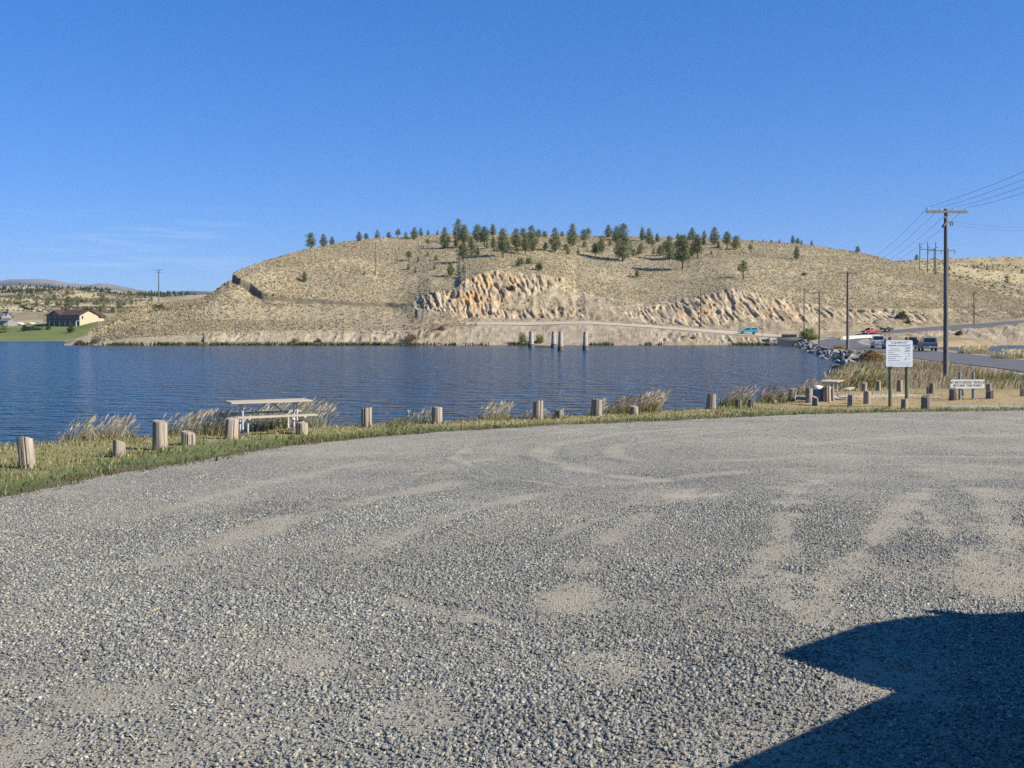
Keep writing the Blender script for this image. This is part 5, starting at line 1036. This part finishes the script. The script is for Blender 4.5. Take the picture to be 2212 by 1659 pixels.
# ------------------------------------------------------------------ vehicles (forward = +X)
def vehicle(name, label, cat, loc, rz, pm, kind='pickup', roofz=1.78, rail=1.07, topper=None, scale=1.0, cab=None, group=None, rack=False, tint='glass', backdrop=0.0, pitch=0.0):
    root = empty(name, loc, rz); tag(root, label, cat, group); root.scale = (scale,)*3; root.rotation_euler = (0, pitch, rz)
    def arch(cx, r=.45, n=7): return [(cx+r*math.cos(t), .42+r*math.sin(t)*.92) for t in np.linspace(0, math.pi, n)]
    fw, rw = 1.62, -1.62
    prof = [(-2.68, .48), (-2.66, rail-.05), (-2.62, rail), (-.6, rail+.01), (1.15, rail+.05), (2.40, rail-.04), (2.58, rail-.14), (2.66, .62), (2.62, .42)]+arch(fw)+[(fw-.45, .38), (rw+.45, .38)]+arch(rw)+[(-2.6, .44)]
    wl = lambda x, z: .93
    MB().prism(prof, wl).build('body', pm, root)
    cp = cab or {'pickup': [(-.62, rail-.02), (-.52, roofz-.06), (-.42, roofz), (.40, roofz+.01), (.52, roofz-.03), (1.18, rail+.02)],
                 'suv': [(-2.58, rail-.02), (-2.42, roofz-.06), (-2.3, roofz), (.40, roofz+.02), (.52, roofz-.03), (1.18, rail+.02)]}[kind]
    wc = lambda x, z: .90-.20*max(0, z-rail)/(roofz-rail)
    cabo = MB().prism(cp, wc).build('cab', pm, root)
    g = M[tint]; zr, zb = roofz-.10, rail+.08
    xr0, xr1 = cp[0][0]+.12, cp[2][0]+.12; xf0, xf1 = cp[-1][0]-.22, cp[-2][0]-.02
    for sy in (-1, 1):
        cuts = [(0, 1)] if kind == 'pickup' and not backdrop else [(0, .47), (.5, 1)]
        for c0, c1 in cuts:
            A = [(xr0+(xf0-xr0)*c0, zb), (xr0+(xf0-xr0)*c1-.02, zb), (xr1+(xf1-xr1)*c1-.02, zr), (xr1+(xf1-xr1)*c0, zr)]
            mb = MB(); mb.poly([(x, sy*(wc(x, z)+.001), z) for x, z in A], (0, sy*.008, 0)); mb.build('side_window', g, cabo)
    def slant(a, b, t0, t1, y0, y1, name, off):
        P = [(a[0]+(b[0]-a[0])*t, a[1]+(b[1]-a[1])*t) for t in (t0, t1)]; mb = MB(); mb.poly([(P[0][0], -y0, P[0][1]), (P[0][0], y0, P[0][1]), (P[1][0], y1, P[1][1]), (P[1][0], -y1, P[1][1])], (off, 0, .004)); mb.build(name, g, cabo)
    slant(cp[-1], cp[-2], .12, .92, .80, .68, 'windscreen', .012); slant(cp[0], cp[1], .18, .9, .76, .64, 'rear_window', -.012)
    for cx in (fw, rw):
        for sy in (-1, 1):
            w = MB(); w.tube([(cx, sy*.70, .37), (cx, sy*.74, .37), (cx, sy*.92, .37), (cx, sy*.95, .37)], [.33, .37, .37, .32], 20); wo_ = w.build('wheel', M['tyre'], root)
            q = MB(); q.tube([(cx, sy*.94, .37), (cx, sy*.965, .37)], [.23, .20], 14); q.build('rim', M['chrome'], wo_)
    b = MB(); b.box((-2.74, 0, .56), (.16, 1.82, .2)); b.build('rear_bumper', M['chrome'], root, bevel=.02)
    b = MB(); b.box((2.70, 0, .54), (.16, 1.86, .22)); b.build('front_bumper', M['chrome'] if kind == 'pickup' else M['black'], root, bevel=.02)
    b = MB(); b.box((2.645, 0, .80), (.05, 1.1, .26)); b.build('grille', M['black'], root)
    for sy in (-1, 1):
        b = MB(); b.box((2.62, sy*.72, .82), (.08, .3, .2)); b.build('headlight', M['lampwhite'], root)
        b = MB(); b.box((-2.665, sy*.83, .88), (.06, .15, .34)); b.build('tail_lamp', M['lampred'], root)
        b = MB(); b.box((.92, sy*1.08, rail+.2), (.1, .2, .22)); b.box((.95, sy*.96, rail+.14), (.04, .16, .04)); b.build('mirror', M['black'], root, bevel=.015)
    b = MB(); b.box((-2.83, 0, .60), (.015, .32, .15)); b.build('licence_plate', M['plate'], root)
    if kind == 'pickup':
        b = MB(); b.box((-2.675, 0, rail-.24), (.02, 1.45, .36)); b.build('tailgate', pm, root, bevel=.008)
        if not topper: b = MB(); b.box((-1.62, 0, rail+.008), (1.84, 1.55, .012)); b.build('bed', M['black'], root)  # black panel on the closed top, painting the shade inside an open bed
    if topper:
        tm, tz = topper; tp = MB(); wt = lambda x, z: .90-.10*max(0, z-rail)/(tz-rail)
        tp.prism([(-2.64, rail+.005), (-2.50, tz-.05), (-2.42, tz), (-.72, tz), (-.64, tz-.04), (-.64, rail+.005)], wt); to = tp.build('topper', tm, root)
        for sy in (-1, 1):
            mb = MB(); mb.poly([(x, sy*(wt(x, z)+.001), z) for x, z in ((-2.36, rail+.2), (-.85, rail+.2), (-.85, tz-.14), (-2.30, tz-.14))], (0, sy*.008, 0)); mb.build('side_window', M['glass'], to)
        mb = MB(); mb.poly([(-2.655+.04, -.72, rail+.12), (-2.655+.04, .72, rail+.12), (-2.52, .66, tz-.12), (-2.52, -.66, tz-.12)], (-.012, 0, .002)); mb.build('rear_window', M['glass'], to)
        if rack: mb = MB(); [mb.tube([(x, -.75, tz+.1), (x, .75, tz+.1)], .02, 5) for x in (-2.3, -1.0)]; [mb.tube([(-2.35, y_, tz+.1), (-.95, y_, tz+.1)], .02, 5) for y_ in (-.75, .75)]; [mb.tube([(x, y_, tz-.02), (x, y_, tz+.1)], .02, 5) for x in (-2.3, -1.0) for y_ in (-.75, .75)]; mb.build('roof_rack', M['steel'], to)
    return root
def onroad(px, Y, lift=.07): x = ray(px, Y); return Vector((x, Y, float(zboth(x, Y))+lift))
# along the causeway road
vehicle('pickup_truck', 'white crew cab pickup seen from behind, farthest of the trucks on the causeway road', 'pickup truck', onroad(1897, 160), R(75), M['white'], roofz=1.92, rail=1.15, scale=1.05, group='vehicles on the causeway road')
vehicle('car', 'blue grey car mostly hidden behind the left edge of the white sign', 'car', onroad(1921, 152), R(75), M['silver'], kind='suv', roofz=1.5, rail=.98, scale=.92, group='vehicles on the causeway road')
vehicle('pickup_truck', 'dark blue pickup half hidden behind the right edge of the white sign', 'pickup truck', onroad(1968, 146), R(75), M['navy'], roofz=1.84, rail=1.12, scale=.98, group='vehicles on the causeway road')
vehicle('pickup_truck', 'dark grey green pickup with a capped bed, nearest and right of the others', 'pickup truck', onroad(2003, 134), R(75), M['greygreen'], roofz=1.85, rail=1.1, topper=(M['sage'], 1.88), rack=True, group='vehicles on the causeway road')
vehicle('pickup_truck', 'turquoise pickup with matching bed cap driving left on the gravel road', 'pickup truck', onroad(1616, 275.3, .12), R(176), M['teal'], roofz=1.72, rail=1.06, topper=(M['teal'], 1.74), scale=.98, backdrop=1)
pr_ = onroad(1883, 273.6, .1); pr_.y += .9; vehicle('pickup_truck', 'red pickup towing a trailer down the right hand road', 'pickup truck', pr_, R(202), M['red'], roofz=1.76, rail=1.05, pitch=.02)
# trailer
q_ = onroad(1918, 277.3, .1); q_.y += 1; c = empty('trailer', q_, R(196)); tag(c, 'dark green utility trailer behind the red pickup', 'trailer')
b = MB(); b.box((0, 0, .62), (3.2, 1.7, .1)); b.box((2.1, 0, .5), (1.2, .12, .1)); b.build('deck', M['dkgreen'], c)
b = MB(); [b.box((0, y_, .92), (3.2, .05, .5)) for y_ in (-.85, .85)]; b.box((-1.6, 0, .92), (.05, 1.7, .5)); b.box((1.6, 0, .92), (.05, 1.7, .5)); b.build('side_board', M['dkgreen'], c)
for sy in (-1, 1): w = MB(); w.tube([(-.2, sy*.92, .34), (-.2, sy*1.08, .34)], .34, 16); wo_ = w.build('wheel', M['tyre'], c); b = MB(); b.box((-.2, sy*1.0, .74), (.9, .26, .05)); b.build('mudguard', M['black'], c)
b = MB(); b.tube([(-1.1, .2, .62), (-1.1, .2, 1.3), (-1.1, .2, 1.42)], [.22, .25, .1], 10); o = b.build('white_drum', M['white']); o.location = q_; o.rotation_euler = (0, 0, R(196)); tag(o, 'small white drum standing in the green trailer', 'drum')
# dark truck by the far house
xh = ray(221, 452); vehicle('pickup_truck', 'small dark pickup parked beside the brown roofed house', 'pickup truck', (xh, 452, zof(694.5, 452)-.05), R(170), M['navy'], roofz=1.78)
# the photographer's own pickup, standing just outside the right edge and throwing its shadow over the gravel
dv = Vector((.77, .638)).normalized(); nv_ = Vector((-dv.y, dv.x)); hsun = Vector((-to_sun.x, -to_sun.y))/to_sun.z
zr_ = 1.72; tip = hit(1675, 1420); gx = Vector((tip.x, tip.y))-hsun*zr_
cabp = [(-.95, 1.0), (-.40, 1.66), (-.30, 1.72), (.62, 1.73), (.95, 1.64), (1.55, 1.06)]
loc2 = gx-dv*(-.33)-nv_*.70
slope = math.atan(.03); trk = vehicle('pickup_truck', 'dark pickup parked just outside the right edge, its shadow lying on the gravel', 'pickup truck', (loc2.x, loc2.y, float(zland(loc2.x, loc2.y))-.02), math.atan2(dv.y, dv.x), M['maroon'], roofz=zr_, rail=1.02, cab=cabp)

# ------------------------------------------------------------------ houses across the lake
P0 = Vector((ray(172, 428), 428, zlawn(172, 428)-.2)); hz_ = zof(704.3, 428)-P0.z
h = empty('house', P0, R(-19.2)); tag(h, 'two storey house with brown roof, cream end wall and long front balcony', 'house'); E, RD, RY_ = hz_+4.7, hz_+6.9, 5.2
mb = MB(); mb.add([(0, 0, -2), (0, 12.3, -2), (0, 12.3, E-.3), (0, RY_, RD-.25), (0, 0, E), (-18, 0, -2), (-18, 12.3, -2), (-18, 12.3, E-.3), (-18, RY_, RD-.25), (-18, 0, E)], [(0, 1, 2, 3, 4), (9, 8, 7, 6, 5), (1, 6, 7, 2), (2, 7, 8, 3), (3, 8, 9, 4)]); mb.build('wall', M['housewall'], h)
mb = MB(); mb.box((-9, .10, hz_+2.1), (17.9, .25, 5.2)); mb.build('front_wall', M['housefront'], h)
mb = MB()
for y0, z0_, y1, z1 in ((-.9, E-.25, RY_, RD), (12.9, E-.55, RY_, RD)): mb.poly([(.7, y0, z0_), (.7, y1, z1), (-18.7, y1, z1), (-18.7, y0, z0_)], (0, 0, .22))
mb.build('roof', M['roof'], h)
mb = MB(); mb.poly([(-15.5, -1.4, E-.1), (-12.6, -1.4, RD-.35), (-12.6, RY_, RD-.1), (-15.5, 1.5, E+.5)], (0, 0, .2)); mb.poly([(-9.7, -1.4, E-.1), (-12.6, -1.4, RD-.35), (-12.6, RY_, RD-.1), (-9.7, 1.5, E+.5)], (0, 0, .2)); g_ = mb.build('front_gable', M['roof'], h)
mb = MB(); mb.poly([(-15.1, -1.0, E-.1), (-10.1, -1.0, E-.1), (-12.6, -1.0, RD-.5)], (0, .15, 0)); mb.build('gable_wall', M['greywall'], g_)
mb = MB(); mb.box((-9, -1.0, hz_+2.25), (18, 2.0, .22)); mb.build('balcony', M['housefront'], h)
mb = MB(); mb.box((-9, -1.95, hz_+3.2), (18, .06, .08)); [mb.box((-18+.6*k, -1.95, hz_+2.75), (.05, .05, .9)) for k in range(31)]; mb.build('railing', M['black'], h)
for k in range(7):
    mb = MB(); mb.box((-17.5+2.85*k if k < 6 else -.25, -1.8, hz_+1.0), (.22, .22, 2.6)); mb.build('balcony_post', M['whitewall'], h)
for k in range(6):
    mb = MB(); mb.box((-16.2+2.9*k, -.05, hz_+3.55), (1.5, .08, 1.7)); mb.build('window', M['glass'], h); mb = MB(); mb.box((-16.2+2.9*k, -.05, hz_+1.0), (2.0, .08, 1.9)); mb.build('window', M['glass'], h)  # lower row: dark panels stand in for shaded openings under the balcony
mb = MB(); mb.box((.03, 1.6, hz_+3.7), (.08, .8, 1.2)); mb.build('window', M['glass'], h)
mb = MB(); mb.box((-2.0, 13.6, hz_+2.2), (4.2, 3.0, 4.2)); mb.build('wing_wall', M['housewall'], h); mb = MB(); mb.poly([(.9, 11.2, E-.6), (.9, 15.7, E-.9), (-2.6, 14, RD-.2), (-2.6, 10.5, RD-.1)], (0, 0, .2)); mb.poly([(-5, 11.2, E-.6), (-5, 15.7, E-.9), (-2.6, 14, RD-.2), (-2.6, 10.5, RD-.1)], (0, 0, .2)); mb.build('wing_roof', M['roof'], h)
P0 = Vector((ray(16, 436), 436, zlawn(16, 436)-.6)); h = empty('house', P0, R(-10)); tag(h, 'grey house with white trim cut off by the left edge', 'house')
mb = MB(); mb.add([(0, 0, -1), (0, 7, -1), (0, 7, 3.2), (0, 0, 3.2), (-10, 0, -1), (-10, 7, -1), (-10, 7, 3.2), (-10, 0, 3.2)], [(0, 1, 2, 3), (7, 6, 5, 4), (1, 5, 6, 2), (4, 0, 3, 7)]); mb.build('wall', M['greywall'], h)
mb = MB(); mb.add([(-4.3, 2, 3), (-4.3, 9, 3), (-4.3, 9, 5.2), (-4.3, 5.5, 7.4), (-4.3, 2, 5.2), (-14, 2, 3), (-14, 9, 3), (-14, 9, 5.2), (-14, 5.5, 7.4), (-14, 2, 5.2)], [(0, 1, 2, 3, 4), (9, 8, 7, 6, 5), (4, 9, 5, 0)]); mb.build('upper_wall', M['greywall'], h)
mb = MB()
for y0, z0_, y1, z1 in ((1.4, 4.9, 5.5, 7.5), (9.6, 4.9, 5.5, 7.5)): mb.poly([(-3.9, y0, z0_), (-3.9, y1, z1), (-14.4, y1, z1), (-14.4, y0, z0_)], (0, 0, .2))
mb.poly([(.5, -.6, 3.15), (.5, 3.5, 4.5), (-4.2, 3.5, 4.5), (-4.2, -.6, 3.15)], (0, 0, .18)); mb.build('roof', M['roofgrey'], h)
mb = MB(); mb.poly([(-9.5, -.6, 3.1), (-4.4, -.6, 3.1), (-7.0, -.6, 5.0)], (0, .3, 0)); mb.build('porch_gable', M['greywall'], h)
mb = MB(); mb.box((-1.2, -.06, 1.9), (1.4, .1, 1.6)); mb.build('window', M['whitewall'], h); mb = MB(); mb.box((-7, -.06, 1.6), (2.6, .1, 2.4)); mb.build('garage_door', M['whitewall'], h); mb = MB(); mb.box((-3.2, 4.5, 7.6), (.9, .9, 2.2)); mb.build('chimney', M['roofgrey'], h)
for i, (px, w, rz, lab) in enumerate(((40, 6.5, -8, 'low white shed behind the hedge, right of the grey house'), (68, 5, -8, 'small white gabled shed between the hedge shrub and the house'), (95, 6, 12, 'white shed just left of the brown roofed house'))):
    Yq = 446+3*i; q_ = Vector((ray(px, Yq), Yq, zof(707, Yq))); c = empty('shed', q_, R(rz)); tag(c, lab, 'shed', 'white sheds by the lake houses')
    mb = MB(); mb.add([(-w/2, -2, -1.5), (w/2, -2, -1.5), (w/2, 2, -1.5), (-w/2, 2, -1.5), (-w/2, -2, 1.2), (w/2, -2, 1.2), (w/2, 2, 1.2), (-w/2, 2, 1.2), (0, -2, 2.0), (0, 2, 2.0)], [(0, 1, 5, 8, 4), (7, 9, 6, 2, 3), (0, 4, 7, 3), (1, 2, 6, 5)]); mb.build('wall', M['whitewall'], c)
    mb = MB(); mb.poly([(-w/2-.3, -2.3, 1.1), (0, -2.3, 2.05), (0, 2.3, 2.05), (-w/2-.3, 2.3, 1.1)], (0, 0, .12)); mb.poly([(w/2+.3, -2.3, 1.1), (0, -2.3, 2.05), (0, 2.3, 2.05), (w/2+.3, 2.3, 1.1)], (0, 0, .12)); mb.build('roof', M['whitewall'], c)
for px, w in ((99, 7), (126, 9)):
    pass

# ------------------------------------------------------------------ air
hz = bpy.data.materials.new('haze_air'); hz.use_nodes = True; t = hz.node_tree; t.nodes.clear()
o = t.nodes.new('ShaderNodeOutputMaterial'); v = t.nodes.new('ShaderNodeVolumePrincipled'); v.inputs['Color'].default_value = (.72, .84, 1, 1); v.inputs['Density'].default_value = 4.4e-5; v.inputs['Anisotropy'].default_value = .1
t.links.new(v.outputs[0], o.inputs['Volume'])
mb = MB(); mb.box((-1250, 4500, 298), (14520, 14020, 604)); air = mb.build('haze', hz); tag(air, 'thin blue haze of distance', 'haze', kind='stuff')
sc.cycles.volume_bounces = 0
